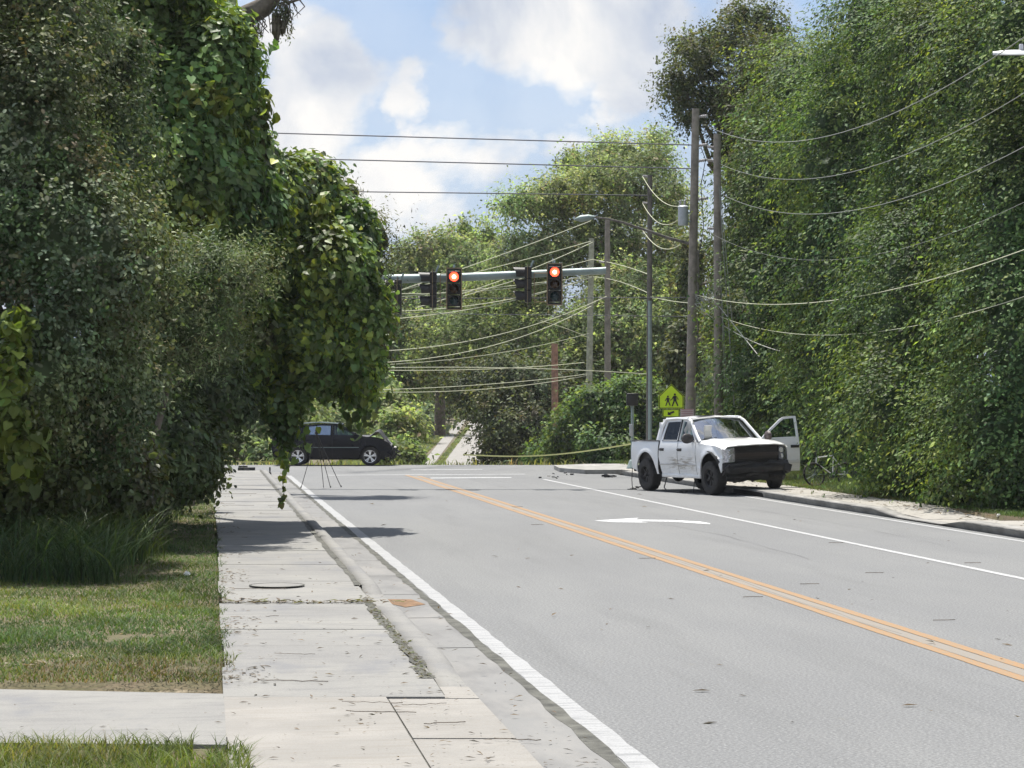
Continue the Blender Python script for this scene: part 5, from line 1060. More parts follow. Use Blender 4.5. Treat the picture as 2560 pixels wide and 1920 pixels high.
        b = MB(); b.tube([Vector((x_, sgn*(yf(x_, 1.392)-.004), 1.395)) for x_ in (-1.08, -.6, -.2, .3, .86)], .014, 5); b.build('window_seal', M_BLK, t)
        b = MB(); b.tube([Vector((x_, sgn*(yf(x_, .76)+.006), .76)) for x_ in (-1.15, -.6, -.2, .3, .95)], .016, 5); b.build('side_moulding', mat('scuffed_moulding', (.5, .49, .47), .6, var=.3), t)
        # wheel arch liners
        for cx in (1.82, -1.82):
            b = MB(); pts = arc(cx, .52, .60, 5, 175, 14)
            b.grid(lambda a, c, pts=pts: Vector((pts[int(round(a*14))][0], sgn*(.93-.42*c), pts[int(round(a*14))][1])), 14, 1); b.build('arch_liner', M_BLK, t)
    # skins: roof, bonnet, windscreen, back of cab
    b = MB(); b.grid(lambda a, c: Vector((.34-1.42*a, (2*c-1)*.775, 1.985+.065*(1-(2*c-1)**2)*(.5+.5*math.sin(PI*min(1, a*.9+.08)))+.0-.03*abs(2*a-1)**4)), 12, 10); b.build('roof', M_WPAINT, t, solid=.02)
    b = MB(); b.box((.05, -.2, 2.062), (.28, .5, .012)); b.build('sunroof', M_GLASSD, t, bevel=.004)
    def hood(a, c):
        x = 1.16+1.47*a; s = 2*c-1; hw = .965-.03*a; y = s*hw
        z = 1.385-.06*a-.085*a**4+.045*(1-s*s)+.025*math.exp(-((abs(s)-.55)/.13)**2)*(1-.5*a)
        if abs(s) > .92: z -= (abs(s)-.92)*.9
        z += .018*math.exp(-((s+.75)**2)/.02-((a-.7)**2)/.05)-.02*math.exp(-((s+.5)**2)/.03-((a-.85)**2)/.03)
        x -= .10*abs(s)**3*a
        return Vector((x, y, z))
    b = MB(); b.grid(hood, 22, 24); b.build('bonnet', M_WPAINT, t, solid=.025)
    b = MB(); b.grid(lambda a, c: Vector((1.09+.09*a, (2*c-1)*.90, 1.372+.0*a+.025*(1-(2*c-1)**2))), 2, 10); b.build('cowl', M_BLK, t, solid=.02)
    def wsf(a, c): s = 2*c-1; return Vector((1.17-.84*a-.16*s*s*(1-.2*a), s*(.88-.125*a), 1.385+.60*a+.02*math.sin(PI*a)-.01*s*s))
    b = MB(); b.grid(wsf, 8, 14); b.build('windscreen', M_GLASS, t)
    b = MB(); b.tube([wsf(0, c/12)+Vector((.01, 0, .0)) for c in range(13)], .02, 5); b.tube([wsf(1, c/12)+Vector((.0, 0, .01)) for c in range(13)], .018, 5); b.tube([wsf(a/8, 0) for a in range(9)], .018, 5); b.tube([wsf(a/8, 1) for a in range(9)], .018, 5); b.build('windscreen_seal', M_BLK, t)
    b = MB()
    for (y0, y1) in ((-.62, .02), (.12, .66)): b.tube([Vector((1.14, y0, 1.42)), Vector((1.10, y0+.1, 1.45)), Vector((1.00, (y0+y1)/2, 1.475)), Vector((.98, y1, 1.475))], .012, 5)
    b.build('wiper', M_BLK, t)
    b = MB(); b.box((1.24, .30, 1.435), (.16, .36, .035), Matrix.Rotation(.12, 3, 'Y')); b.build('hood_scoop_wreckage', M_BLK, t, bevel=.01)
    b = MB(); b.box((-1.21, 0, 1.17), (.03, 1.8, .5)); b.box((-1.21, 0, 1.93), (.03, 1.55, .1)); b.box((-1.21, -.8, 1.62), (.03, .18, .55)); b.box((-1.21, .8, 1.62), (.03, .18, .55)); b.build('cab_back', M_WPAINT, t)
    b = MB(); b.box((-1.215, 0, 1.65), (.01, 1.45, .46)); b.build('rear_window', M_GLASSD, t, smooth=False)
    # interior
    b = MB(); b.box((0, 0, .62), (2.3, 1.7, .06)); b.box((1.10, 0, .95), (.04, 1.7, .8)); b.box((.92, 0, 1.22), (.34, 1.62, .26)); b.build('dashboard', M_SEAT, t, bevel=.03)
    b = MB()
    for x, ys in ((.15, (-.42, .42)), (-.82, (-.42, .42))):
        for y in ys: b.box((x, y, .85), (.52, .54, .2)); b.box((x-.27, y, 1.22), (.16, .50, .68), Matrix.Rotation(-.2, 3, 'Y')); b.box((x-.36, y, 1.66), (.10, .26, .18), Matrix.Rotation(-.2, 3, 'Y'))
    b.build('seats', M_SEAT, t, bevel=.04)
    b = MB(); b.lathe([(.17, -.015), (.19, 0), (.17, .015), (.155, 0)], 20, Matrix.Translation((.66, .42, 1.30)) @ Matrix.Rotation(-1.1, 4, 'Y')); b.build('steering_wheel', M_BLK, t)
    b = MB(); b.grid(lambda a, c: Vector((.55-.35*a+.05*math.sin(7*c), -.84+.05*math.sin(9*a+3*c), 1.92-.55*c*(.6+.4*math.sin(3*a)))), 8, 8); b.build('side_airbag', M_BAG, t, solid=.02)
    b = MB(); b.grid(lambda a, c: Vector((.98+.02*math.sin(8*c), -.70+.22*a, 1.46+.34*c)), 6, 6); b.build('deflated_airbag', M_BAG, t, solid=.02)
    # bed
    b = MB(); b.box((-2.09, 0, .86), (1.72, 1.8, .04)); b.box((-1.245, 0, 1.1), (.03, 1.86, .54)); b.box((-2.09, -.90, 1.12), (1.7, .04, .5)); b.box((-2.09, .90, 1.12), (1.7, .04, .5)); b.build('bed_liner', M_BLK, t)
    for s in (-1, 1): b = MB(); b.box((-2.09, s*.935, 1.395), (1.76, .09, .025)); b.build('bed_rail', M_BLK, t, bevel=.008)
    b = MB(); b.box((-2.965, 0, 1.06), (.05, 1.84, .62)); b.build('tailgate', M_WPAINT, t, bevel=.015)
    b = MB(); b.box((-3.06, 0, .62), (.16, 1.8, .18)); b.build('rear_bumper', M_BLK, t, bevel=.03)
    b = MB(); b.tube([Vector((-1.42, -.5, 1.36)), Vector((-1.42, -.5, 1.70)), Vector((-1.42, -.3, 1.74))], .02, 6); b.box((-1.42, -.72, 1.44), (.1, .06, .12)); b.tube([Vector((-1.36, -.86, 1.38)), Vector((-1.36, -.86, 1.85))], .008, 4); b.build('bed_tool', M_BLK, t)
    # nose
    b = MB(); b.grid(lambda a, c: Vector((2.545-.06*(2*c-1)**2+.03*math.sin(PI*a), (2*c-1)*.69, .80+.45*a+.0)), 8, 14); b.build('grille', M_GRILL, t, solid=.03)
    b = MB(); b.grid(lambda a, c: Vector((2.60-.06*(2*c-1)**2, (2*c-1)*.655, .985+.085*a)), 2, 14); b.build('grille_bar', mat('brown_grille_bar', (.035, .024, .021), .45, var=.2), t, solid=.04)
    b = MB()
    for z in (.86, .91, 1.13, 1.18): b.tube([Vector((2.585-.06*(2*c/14-1)**2, (2*c/14-1)*.64, z)) for c in range(15)], .010, 4)
    for k in range(-9, 10): b.tube([Vector((2.575-.06*(k/10)**2, k*.065, .82)), Vector((2.575-.06*(k/10)**2, k*.065, 1.22))], .006, 4)
    b.build('grille_mesh', M_BLK, t)
    for s in (-1, 1):
        b = MB(); b.grid(lambda a, c: Vector((2.555-.09*c**1.8-.02*a, s*(.655+.30*c), .87+.345*a-(.0 if s > 0 else .03*c))), 8, 8); hl = b.build('headlight', M_HEADL if s < 0 else M_HEADD, t, solid=.03)
        for k, z in enumerate((.96, 1.12)): b = MB(); b.lathe([(0, 0), (.055, .0), (.07, .02), (.06, .03)], 14, Matrix.Translation((2.555-.03, s*.75, z)) @ Matrix.Rotation(PI/2, 4, 'Y')); b.build('reflector', M_CHROME, hl)
        b = MB(); b.tube([Vector((2.55, s*.66, .86)), Vector((2.38, s*.95, .86 if s > 0 else .83))], .012, 5); b.tube([Vector((2.54, s*.66, 1.22)), Vector((2.37, s*.945, 1.215 if s > 0 else 1.19))], .012, 5); b.build('headlight_trim', M_BLK if s > 0 else M_GALV, t)
    def crum(v, k):
        q = np.array([[v.x*1., v.y, v.z]]); return v+Vector((.05*float(vn(q, 7, 5+int(k))[0])+.03*float(vn(q, 16, 6)[0]), .02*float(vn(q, 9, 7)[0]), .045*float(vn(q, 5, 8+int(k))[0])))
    b = MB(); b.grid(lambda a, c: crum(Vector((2.60+.10*math.sin(PI*a)-.16*abs(2*c-1)**3, (2*c-1)*.97, .56+.27*a+.02*(2*c-1)*(1))), 1.), 8, 26); b.build('front_bumper', M_PLAST, t, solid=.04)
    b = MB(); b.grid(lambda a, c: crum(Vector((2.42+.06*math.sin(PI*a), (2*c-1)*.88, .34+.26*a)), 2.5), 5, 20); b.build('lower_valance', M_BLK, t, solid=.03)
    for s, z in ((-1, .80), (1, .66)): b = MB(); b.box((2.38, s*.90, z-.06), (.36, .16, .20), Matrix.Rotation(.2*s, 3, 'Z') @ Matrix.Rotation(.25, 3, 'X'), (.8, .6)); b.build('bumper_corner', M_PLAST, t, bevel=.02)
    b = MB(); b.tube([Vector((2.36, -.99, .79)), Vector((2.2, -1.04, .98)), Vector((2.0, -1.05, 1.10)), Vector((1.75, -1.04, 1.14))], [.03, .035, .03, .012], 6); b.tube([Vector((2.5, -.9, .82)), Vector((2.36, -1.0, .86)), Vector((2.2, -1.02, 1.0))], .03, 5); b.build('torn_arch_trim', M_PLAST, t)
    b = MB(); b.box((2.66, .12, .64), (.05, .06, .10)); b.build('tow_tag', mat('dull_red_plastic', (.12, .015, .02), .6), t)
    for (x, y, z, dx_, dy_, dz_, rr) in ((2.72, -.55, .80, .05, .7, .05, .1), (2.70, .35, .78, .05, .6, .04, -.06), (2.62, -.86, .70, .12, .22, .16, .5), (2.60, .90, .66, .14, .2, .2, -.4), (2.66, -.2, .52, .06, .5, .07, .15), (2.5, .6, .42, .1, .4, .08, -.2), (2.45, -.5, .40, .1, .35, .1, .3)):
        b = MB(); b.box((x, y, z), (dx_, dy_, dz_), Matrix.Rotation(rr, 3, 'X') @ Matrix.Rotation(rr*.6, 3, 'Z'), (.8, .9)); b.build('torn_trim', M_PLAST if z > .6 else M_BRUSH, t, bevel=.012)
    # chassis
    b = MB()
    for s in (-1, 1): b.box((-.1, s*.42, .50), (5.0, .10, .14))
    b.tube([Vector((-1.82, -.8, .42)), Vector((-1.82, .8, .42))], .07, 8); b.tube([Vector((1.82, -.8, .42)), Vector((1.82, .8, .50))], .06, 8)
    b.lathe([(0, -.18), (.16, -.12), (.2, 0), (.16, .12), (0, .18)], 12, Matrix.Translation((-1.82, 0, .42)) @ Matrix.Rotation(PI/2, 4, 'Y')); b.box((1.9, 0, .50), (.5, .6, .24)); b.box((.9, 0, .50), (.9, .4, .2)); b.tube([Vector((-1.7, 0, .44)), Vector((.6, 0, .5))], .05, 8)
    b.box((-.9, -.62, .46), (.9, .28, .14)); b.tube([Vector((-2.9, .5, .48)), Vector((-.4, .5, .46)), Vector((.8, .4, .44))], .045, 6)
    for k in range(14): p = Vector((2.1+random.uniform(-.2, .3), random.uniform(-.75, .75), random.uniform(.38, .62))); b.box(p, (random.uniform(.05, .2), random.uniform(.05, .25), random.uniform(.04, .14)), Matrix.Rotation(random.uniform(-1, 1), 3, 'X'))
    b.build('chassis', M_BRUSH, t, smooth=False)
    b = MB(); b.tube([Vector((-1.15, -.75, .48)), Vector((-1.1, -.85, .3)), Vector((-1.02, -.95, .12)), Vector((-.75, -1.0, .03)), Vector((-.2, -1.0, .02)), Vector((.25, -.98, .03)), Vector((.35, -.95, .04))], .016, 6); b.build('hanging_cable', M_BLK, t); b = MB(); b.tube([Vector((.35, -.6, .46)), Vector((.5, -.8, .3)), Vector((.62, -.9, .02))], .012, 5); b.build('hanging_cable', M_BLK, t); b = MB()
    b.tube([Vector((.0, -1.0, .02)), Vector((.4, -1.0, .02))], .01, 5)
    for k in range(8): b.box((.0+k*.05, -1.0+random.uniform(-.04, .04), .03), (.05, .03, .04), Matrix.Rotation(k, 3, 'Z'))
    b.build('broken_clips', M_BLK, t); b = MB(); b.tube([Vector((-2.95, -.98, .62)), Vector((-2.98, -1.0, .3)), Vector((-2.95, -1.0, .04))], .012, 5); b.box((-2.9, -1.02, .03), (.3, .16, .03), Matrix.Rotation(.3, 3, 'Z')); b.build('hanging_cable', M_BLK, t)
    # wheels; the left front one stands on the kerb
    blkrim = mat('satin_dark_rim', (.03, .03, .032), .45, .4)
    for x, y, z in ((1.82, -.87, .435), (-1.82, -.87, .455), (-1.82, .87, .40), (1.82, .95, .535)): wheel(t, (x, y, z), .45, .33, .235, blkrim, -1 if y < 0 else 1, steer=math.radians(-20) if y > .9 else 0)
    # the cab sits a little forward of the axles
    def remap(o):
        if o.type == 'MESH':
            for v in o.data.vertices: v.co.x = float(np.interp(v.co.x, [-3.2, -2.45, -1.27, -1.15, -.12, .99, 2.6, 3], [-2.78, -2.40, -1.22, -.97, .04, 1.06, 2.60, 3]))
        for c in o.children: remap(c)
    bpy.context.view_layer.update() if False else None
    for o in list(COL.objects):
        if o.parent == t and not o.name.startswith('wheel'): remap(o)
    # mirrors
    def mirror(par, M):
        b = MB(); b.lathe([(.02, -.05), (.10, -.055), (.135, -.02), (.13, .05), (.08, .09), (.02, .10)], 16, M @ Matrix.Diagonal((1.0, 1.25, 1, 1))); b.build('mirror', mat('mirror_shell', (.05, .045, .045), .5), par)
    mirror(t, Matrix.Translation((.86, -1.12, 1.47)) @ Matrix.Rotation(PI/2, 4, 'Y')); b = MB(); b.box((.84, -1.02, 1.42), (.08, .14, .06)); b.build('mirror_arm', M_BLK, t)
    # the open driver door, built shut and then swung on its hinge
    dr = empty('open_door', (1.07, 1.0, 0), 0, t); dr.rotation_euler = (0, 0, math.radians(-101)); off = Vector((-.99, -.985, 0))
    def sh(o): o.data.transform(Matrix.Translation(off)); return o
    sh(panel('door_skin', [(-.115, .50), (.97, .50), (.97, 1.365), (-.115, 1.385)], yL, M_WPAINT, dr, 1)); sh(frame_ring('window_frame', fo, fi, yL, M_WPAINT, dr, 1)); sh(glass_panel('door_glass', fi, yL, M_GLASSC, dr, 1))
    b = MB(); b.box((.43, .91, .93), (.98, .05, .74)); sh(b.build('door_lining', M_SEAT, dr, bevel=.02))
    b = MB(); b.box((.43, yL(.4, .75)+.008, .75), (1.06, .02, .10)); sh(b.build('side_moulding', mat('grey_white_moulding', (.62, .62, .62), .5), dr, bevel=.006))
    b = MB(); b.tube([Vector((-.08, 1.0, 1.16)), Vector((-.05, 1.045, 1.165)), Vector((.09, 1.045, 1.165)), Vector((.12, 1.0, 1.16))], .018, 6); b.box((.02, 1.003, 1.16), (.24, .012, .075)); sh(b.build('door_handle', M_BLK, dr))
    b = MB(); b.lathe([(.02, -.05), (.10, -.055), (.135, -.02), (.13, .05), (.08, .09), (.02, .10)], 16, Matrix.Translation((.80, 1.10, 1.47)) @ Matrix.Rotation(PI/2, 4, 'Y') @ Matrix.Diagonal((1.0, 1.25, 1, 1))); sh(b.build('mirror', mat('brown_mirror_shell', (.08, .06, .06), .5), dr))
    return t
build_truck()

# ---- black car, side on
def build_suv():
    t = thing('dark_car', 'black five-door car with chrome wheels and crushed bonnet, side-on beyond the hanging vines', 'car')
    t.location = (P(721, HY, 90.5).x, 90.5+.95, .0)
    def wz(z): return float(np.interp(z, [.2, .35, .6, .9, 1.08, 1.2, 1.7], [.86, .91, .94, .93, .91, .88, .66]))
    def yf(x, z):
        f = 0
        for cx in (1.44, -1.44): d = math.hypot(x-cx, z-.38); f = max(f, .025*math.exp(-((d-.44)/.05)**2))
        return wz(z)+f+.012*math.exp(-((z-1.03)/.03)**2)-.012*math.exp(-((z-.74)/.05)**2)-.10*max(0, abs(x)-1.9)**1.5
    T_ = .40
    belt = lambda x: 1.16-.03*(x-.5)
    for s in (-1, 1):
        panel('front_fender', [(1.02, .26), (1.03, .24)]+arc(1.44, .38, .43, 195, -15, 16)+[(1.90, .25), (2.28, .40), (2.34, .70), (2.20, .92), (1.95, 1.03), (1.5, 1.13), (1.02, 1.17)], yf, M_BLKPAINT, t, s)
        panel('front_door', [(-.06, .26), (1.00, .26), (1.00, 1.17), (-.06, 1.20)], yf, M_BLKPAINT, t, s); panel('rear_door', [(-1.0, .45), (-.88, .26), (-.08, .26), (-.08, 1.20), (-1.12, 1.22), (-1.15, .9)], yf, M_BLKPAINT, t, s)
        panel('rear_quarter', [(-1.0, .40)]+arc(-1.44, .38, .43, 160, 15, 14)[::-1]+[(-1.86, .30), (-2.42, .36), (-2.50, .72), (-2.44, 1.10), (-2.36, 1.26), (-1.14, 1.225), (-1.17, .9)], yf, M_BLKPAINT, t, s)
        fo = [(1.02, 1.17), (.30, 1.575), (-.02, 1.66), (-.06, 1.66), (-.06, 1.20)]; fi = [(.86, 1.20), (.27, 1.52), (.0, 1.60), (-.0, 1.60), (-.0, 1.225)]
        ro = [(-.08, 1.20), (-.08, 1.66), (-.55, 1.67), (-1.12, 1.62), (-1.14, 1.22)]; ri = [(-.14, 1.225), (-.14, 1.605), (-.55, 1.615), (-1.04, 1.57), (-1.07, 1.25)]
        qo = [(-1.14, 1.225), (-1.12, 1.62), (-1.7, 1.56), (-2.1, 1.45), (-2.36, 1.26)]; qi = [(-1.20, 1.26), (-1.18, 1.57), (-1.68, 1.51), (-1.95, 1.41), (-2.05, 1.27)]
        for o_, i_, g in ((fo, fi, M_GLASSC), (ro, ri, M_GLASS), (qo, qi, M_GLASSD)): frame_ring('window_frame', o_, i_, yf, M_BLKPAINT, t, s); glass_panel('side_window', i_, yf, g, t, s)
        for x in (.08, -.98): b = MB(); b.tube([Vector((x-.09, s*(yf(x, 1.06)+.01), 1.06)), Vector((x-.06, s*(yf(x, 1.06)+.04), 1.06)), Vector((x+.06, s*(yf(x, 1.06)+.04), 1.06)), Vector((x+.09, s*(yf(x, 1.06)+.01), 1.06))], .014, 6); b.build('door_handle', M_BLKPAINT, t)
        b = MB(); b.tube([Vector((.84, s*.90, 1.20)), Vector((.84, s*1.06, 1.24))], [.03, .07], 8); b.box((.84, s*1.08, 1.25), (.12, .16, .15)); b.build('mirror', M_BLKPAINT, t, bevel=.02)
        b = MB(); b.tube([Vector((.25, s*.70, 1.68)), Vector((-.6, s*.68, 1.74)), Vector((-1.7, s*.68, 1.66))], .022, 6); b.build('roof_rail', M_GALV, t)
        b = MB(); b.tube([Vector((1.0, s*.945, .735)), Vector((-1.0, s*.945, .735))], .012, 5); b.build('door_trim', M_GALV, t)
        b = MB(); b.box((-2.42, s*.80, .95), (.10, .16, .36), None, (.8, .8)); b.build('tail_lamp', M_TAIL, t, bevel=.02)
        b = MB(); b.grid(lambda a, c: Vector((2.02+.24*a, s*(.90-.24*a), .98-.20*a+.10*c*(1-a*.5))), 5, 3); b.build('headlight', M_HEADL, t, solid=.03)
        for xx, z0, z1 in ((1.01, .28, 1.16), (-.07, .28, 1.19)):
            b = MB(); b.tube([Vector((xx, s*(yf(xx, z0+(z1-z0)*k/6)-.002), z0+(z1-z0)*k/6)) for k in range(7)], .007, 5); b.build('door_seam', M_DARK, t)
        for cx in (1.44, -1.44):
            b = MB(); pts = arc(cx, .40, .44, 0, 180, 12); b.grid(lambda a, c, pts=pts: Vector((pts[int(round(a*12))][0], s*(.90-.35*c), pts[int(round(a*12))][1])), 12, 1); b.build('arch_liner', M_BLK, t)
    b = MB(); b.grid(lambda a, c: Vector((.34-2.35*a, (2*c-1)*.665, 1.60+.12*math.sin(PI*min(1, .12+a*.72))-.10*a**3+.03*(1-(2*c-1)**2))), 14, 8); b.build('roof', M_BLKPAINT, t, solid=.02)
    b = MB(); b.grid(lambda a, c: Vector((1.10-.76*a-.1*(2*c-1)**2, (2*c-1)*(.84-.17*a), 1.17+.44*a)), 6, 8); b.build('windscreen', M_GLASS, t)
    for s in (-1, 1): b = MB(); b.tube([Vector((1.03, s*.87, 1.17)), Vector((.30, s*.68, 1.60)), Vector((.0, s*.66, 1.68))], .03, 6); b.build('windscreen_pillar', M_BLKPAINT, t)
    b = MB(); b.grid(lambda a, c: Vector((-2.02-.38*a, (2*c-1)*(.68+.14*a), 1.50-.26*a)), 4, 6); b.build('rear_window', M_GLASSD, t)
    b = MB(); b.grid(lambda a, c: Vector((-2.38-.10*math.sin(PI*a), (2*c-1)*.84, 1.26-.86*a)), 8, 8); b.build('tailgate', M_BLKPAINT, t, solid=.03)
    def crush(a, c):                                                      # bonnet buckled up into a ridge
        s = 2*c-1; x = 1.06+1.0*a; z = 1.16-.02*a+.27*math.exp(-((a-.68)/.20)**2)*(1-.3*abs(s))-.20*max(0, a-.80)*2.4+.025*math.sin(9*a+5*s); return Vector((x+.03*math.sin(8*s), s*.86, z+.03*(1-s*s)))
    b = MB(); b.grid(crush, 16, 12); b.build('crushed_bonnet', M_BLK, t, solid=.02)
    def nose(a, c): s = 2*c-1; return Vector((2.36-.16*abs(s)**2-.34*a**2+.05*math.sin(11*s+5*a)+.03*math.sin(23*s), s*.90, .30+.70*a+.03*math.sin(7*s)))
    b = MB(); b.grid(nose, 10, 16); b.build('crumpled_nose', M_BLK, t, solid=.03)
    b = MB()
    for k in range(26): p = Vector((random.uniform(1.9, 2.5), random.uniform(-.95, .2), random.uniform(.2, .8))); b.box(p, (random.uniform(.05, .28), random.uniform(.03, .15), random.uniform(.02, .1)), Matrix.Rotation(random.uniform(-2, 2), 3, 'Y') @ Matrix.Rotation(random.uniform(-1, 1), 3, 'Z'))
    b.build('broken_bumper_pieces', M_BLK, t, smooth=False)
    b = MB(); b.box((0, 0, .40), (4.2, 1.6, .10)); b.box((-.1, 0, .30), (3.2, 1.5, .12)); b.box((1.5, 0, .62), (1.0, 1.0, .4)); b.build('underbody', M_BRUSH, t, smooth=False)
    b = MB()
    for x in (.2, -.75):
        for y in (-.38, .38): b.box((x, y, .72), (.5, .5, .2)); b.box((x-.26, y, 1.0), (.14, .46, .55), Matrix.Rotation(-.2, 3, 'Y')); b.box((x-.33, y, 1.36), (.09, .24, .16), Matrix.Rotation(-.2, 3, 'Y'))
    b.box((.85, 0, 1.02), (.3, 1.5, .2)); b.build('seats', M_SEAT, t, bevel=.04)
    for x, y in ((1.44, -.80), (-1.44, -.80), (1.44, .80), (-1.44, .80)): wheel(t, (x, y, .375), .375, .24, .255, M_CHROME, -1 if y < 0 else 1, 'car', 48)
build_suv()

# ------------------------------------------------------------------ things on the ground
def ground_pt(x, y, z=0.): D = (H-z)*F/(y-HY); return Vector(((x-CX)/F*D, D, z))
apex = P(684, 934, 64.6); tr = thing('tripod', 'thin black survey tripod standing in the road in front of the dark car', 'tripod', (apex.x, 64.6, 0)); q = tr.location.copy()
for gx, gy in ((650, 1055), (714, 1053.5), (737, 1052.5)):
    g = ground_pt(gx, gy); g = g if gx != 714 else g+Vector((0, .0, 0)); a = apex+Vector((0, 0, -.05)); m1 = a.lerp(g, .5); mb = MB()
    mb.tube([a-q, m1-q], .016, 6); mb.tube([m1-q, g-q], .010, 6); mb.lathe([(0, 0), (.018, .01), (.015, .05), (0, .06)], 8, Matrix.Translation(g-q)); mb.build('leg', M_BLK if gx != 737 else M_PLAST, tr)
mb = MB(); mb.tube([apex-q+Vector((0, 0, -.05)), Vector((.14, 0, .62)), Vector((.20, 0, .02))], .010, 6); mb.build('centre_pole', M_BLK, tr)
mb = MB(); mb.lathe([(0, -.06), (.05, -.05), (.06, 0), (.035, .03), (.05, .06), (.03, .10), (0, .11)], 12, Matrix.Translation(apex-q)); mb.build('tripod_head', M_BLK, tr)
c = ground_pt(532.5, 1023.5); bx = thing('equipment_case', 'black equipment case lying at the end of the pavement by the junction', 'case', c, .1)
mb = MB(); mb.box((0, 0, .12), (.60, .34, .22)); mb.build('body', M_BLK, bx, bevel=.02)
mb = MB(); mb.tube([Vector((-.1, -.18, .15)), Vector((-.08, -.21, .16)), Vector((.08, -.21, .16)), Vector((.1, -.18, .15))], .012, 6); mb.build('handle', M_PLAST, bx)
mb = MB(); mb.box((-.22, -.175, .18), (.06, .02, .05)); mb.box((.22, -.175, .18), (.06, .02, .05)); mb.build('latch', M_PLAST, bx, smooth=False)
mb = MB(); mb.box((-.12, 0, .25), (.3, .2, .06), Matrix.Rotation(.2, 3, 'Z')); mb.build('folded_cloth', M_SEAT, bx, bevel=.02)
c = ground_pt(583, 1028); mb = MB(); mb.lathe([(0, 0), (.05, .0), (.05, .10), (.02, .14), (.03, .24), (.02, .30), (0, .30)], 10); o = mb.build('dark_bottle', M_BLK); o.location = c; tag(o, 'small dark upright bottle-like object on the kerb beside the equipment case', 'bottle')
# hanging vine sprays over the kerb
for k, (x, y0, y1, D) in enumerate(((604, 960, 1035, 43), (617, 985, 1030, 43), (612, 1045, 1100, 43))): pass
sp = thing('hanging_vine', 'long loose vine stem dangling from the overhanging tree in front of the kerb', 'vine', P(610, 880, 43)); q = sp.location.copy()
stem = [(612, 700), (618, 850), (614, 940), (608, 985), (616, 1010), (610, 1040), (614, 1062), (607, 1090)]
mb = MB(); mb.tube([P(x, y, 43)-q for x, y in stem], .006, 4); mb.build('stem', M_BARK, sp)
pp = []
for i in range(len(stem)-1):
    n = (6, 14, 22, 16, 10, 3, 10)[i]
    for k in range(n): a = random.random(); pp.append((P(stem[i][0]+(stem[i+1][0]-stem[i][0])*a+random.uniform(-5, 5)*(2.2 if i in (1, 2, 3) else 1), stem[i][1]+(stem[i+1][1]-stem[i][1])*a+random.uniform(-4, 4), 43+random.uniform(-.1, .1))-q)[:])
pp = np.array(pp); n = len(pp); V, Fc, kk = leaves_geo(pp, RNG.normal(size=(n, 3))*.6+[0, -1, .5], RNG.normal(size=(n, 3))*.4+[0, 0, -1], .06+.08*RNG.random(n), 'grape')
o = mesh_np('leaves', V, Fc, LM_VINE, sp, np.repeat(palette(n, VINE[0], VINE[1], pp, 3), kk, 0)); o['kind'] = 'stuff'
# wreckage in the junction
def debris(label, x, y, n, spread, sz, seed):
    random.seed(seed); c = ground_pt(x, y); mb = MB()
    for k in range(n):
        p = Vector((random.gauss(0, spread), random.gauss(0, spread*2.2), .02+random.random()*.05)); mb.box(p, (sz*random.uniform(.4, 1.6), sz*random.uniform(.3, 1), sz*random.uniform(.1, .5)), Matrix.Rotation(random.uniform(0, 3), 3, 'Z') @ Matrix.Rotation(random.uniform(-.6, .6), 3, 'X'))
    o = mb.build('wreckage', M_BLK, smooth=False); o.location = c; tag(o, label, 'debris', 'pieces of broken car trim')
debris('clump of broken black trim near the corner kerb left of the truck', 1315, 1031, 9, .12, .14, 5)
debris('flat shards of black trim in the middle of the junction', 1215, 1026, 5, .25, .10, 6)
debris('scattered black shards right of the stop line', 1180, 1033, 5, .3, .09, 8)
debris('small broken pieces on the road behind the rear wheel of the truck', 1377, 1056, 6, .12, .10, 9)
debris('dark fragments on the kerb edge left of the crossing signal post', 1340, 1022, 6, .2, .12, 10)
for k, (x, y, lab) in enumerate(((2156, 1114, 'white crumpled litter at the foot of the weeds by the right edge'), (403, 1242, 'white blossom or scrap of litter lying in the grass left of the pavement'), (1783, 1049, 'white scrap of litter on the verge beside the bicycle'))):
    c = ground_pt(x, y, .12); mb = MB(); 
    for j in range(5): mb.box((random.uniform(-.03, .03), random.uniform(-.03, .03), random.uniform(0, .04)), (.05, .035, .02), Matrix.Rotation(j*1.3, 3, 'X') @ Matrix.Rotation(j, 3, 'Z'))
    o = mb.build('litter_scrap', M_LITTER, smooth=False); o.location = c; tag(o, lab, 'litter')
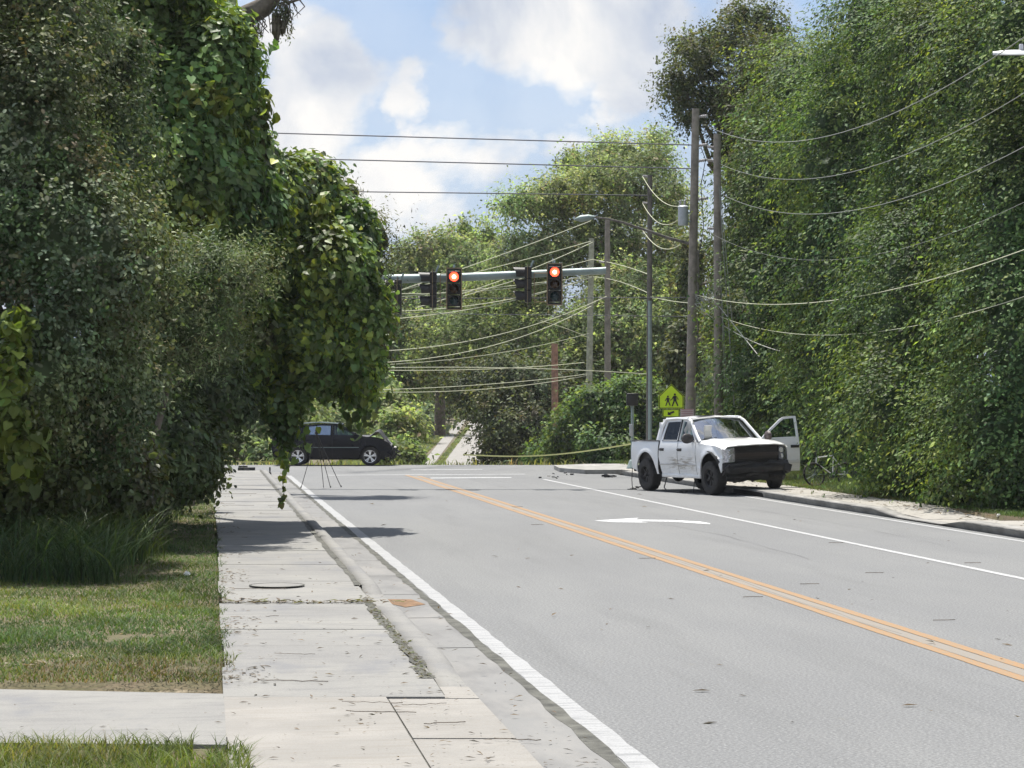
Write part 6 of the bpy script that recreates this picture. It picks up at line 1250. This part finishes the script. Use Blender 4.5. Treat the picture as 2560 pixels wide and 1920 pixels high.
# bicycle half hidden in the verge grass
def bicycle():
    D = 61.8; sc = 1.0; c = P(1762, HY, D); t = thing('bicycle', 'white-framed bicycle leaning in the long grass just right of the open truck door', 'bicycle', (c.x, D, .15), math.radians(205)); t.rotation_euler = (math.radians(14), 0, math.radians(203))
    for x in (.0, -1.02):
        h = empty('wheel', (x, 0, .33), 0, t); b = MB(); n = 28
        b.tube([Vector((.315*math.cos(2*PI*i/n), 0, .315*math.sin(2*PI*i/n))) for i in range(n+1)], .028, 8, False); b.build('tyre', M_RUB, h)
        b = MB()
        for k in range(14): a = 2*PI*k/14; b.tube([Vector((0, .02*(-1)**k, 0)), Vector((.29*math.cos(a), 0, .29*math.sin(a)))], .003, 4)
        b.tube([Vector((0, -.05, 0)), Vector((0, .05, 0))], .02, 8); b.build('spokes', M_GALV, h)
    wf = mat('white_frame_paint', (.7, .7, .68), .4)
    hd, st, bb, ra, fa = Vector((-.14, 0, .80)), Vector((-.68, 0, .86)), Vector((-.58, 0, .32)), Vector((-1.02, 0, .33)), Vector((0, 0, .33)); hl = Vector((-.10, 0, .66))
    b = MB()
    for a, c_ in ((hd, st), (hl, bb), (st, bb), (st.lerp(bb, .1), ra), (bb, ra), (hd, hl)): b.tube([a, c_], .017, 8)
    b.build('frame', wf, t)
    b = MB(); b.tube([hl, fa], .013, 8); b.build('fork', M_BLK, t)
    b = MB(); b.tube([hd, hd+Vector((.03, 0, .16))], .014, 6); b.tube([hd+Vector((-.05, -.30, .20)), hd+Vector((.03, -.12, .17)), hd+Vector((.03, .12, .17)), hd+Vector((-.05, .30, .20))], .013, 8); b.build('handlebar', M_BLK, t)
    b = MB(); b.tube([st, st+Vector((-.03, 0, .12))], .013, 6); b.grid(lambda a, c_: st+Vector((-.16+.27*a, (2*c_-1)*(.07-.05*a), .13+.01*math.sin(6*a))), 6, 4); b.build('saddle', M_BLK, t, solid=.03)
    b = MB(); b.lathe([(0, -.01), (.09, -.01), (.09, .01), (0, .01)], 20, Matrix.Translation(bb) @ Matrix.Rotation(PI/2, 4, 'X')); b.tube([bb+Vector((0, -.06, 0)), bb+Vector((.1, -.08, -.12))], .01, 6); b.build('crank', M_BLK, t)
bicycle()

# ------------------------------------------------------------------ humid air
hm = bpy.data.materials.new('humid_air'); hm.use_nodes = True; t_ = hm.node_tree; t_.nodes.remove(t_.nodes['Principled BSDF'])
pv = t_.nodes.new('ShaderNodeVolumePrincipled'); pv.inputs['Color'].default_value = (.92, .95, 1, 1); pv.inputs['Density'].default_value = .00016; pv.inputs['Anisotropy'].default_value = .3
t_.links.new(pv.outputs[0], t_.nodes['Material Output'].inputs['Volume'])
mb = MB(); mb.box((0, 280, 21), (420, 620, 56)); hz_o = mb.build('haze', hm, smooth=False); hz_o['kind'] = 'stuff'
cy.volume_bounces = 0; cy.volume_step_rate = 5
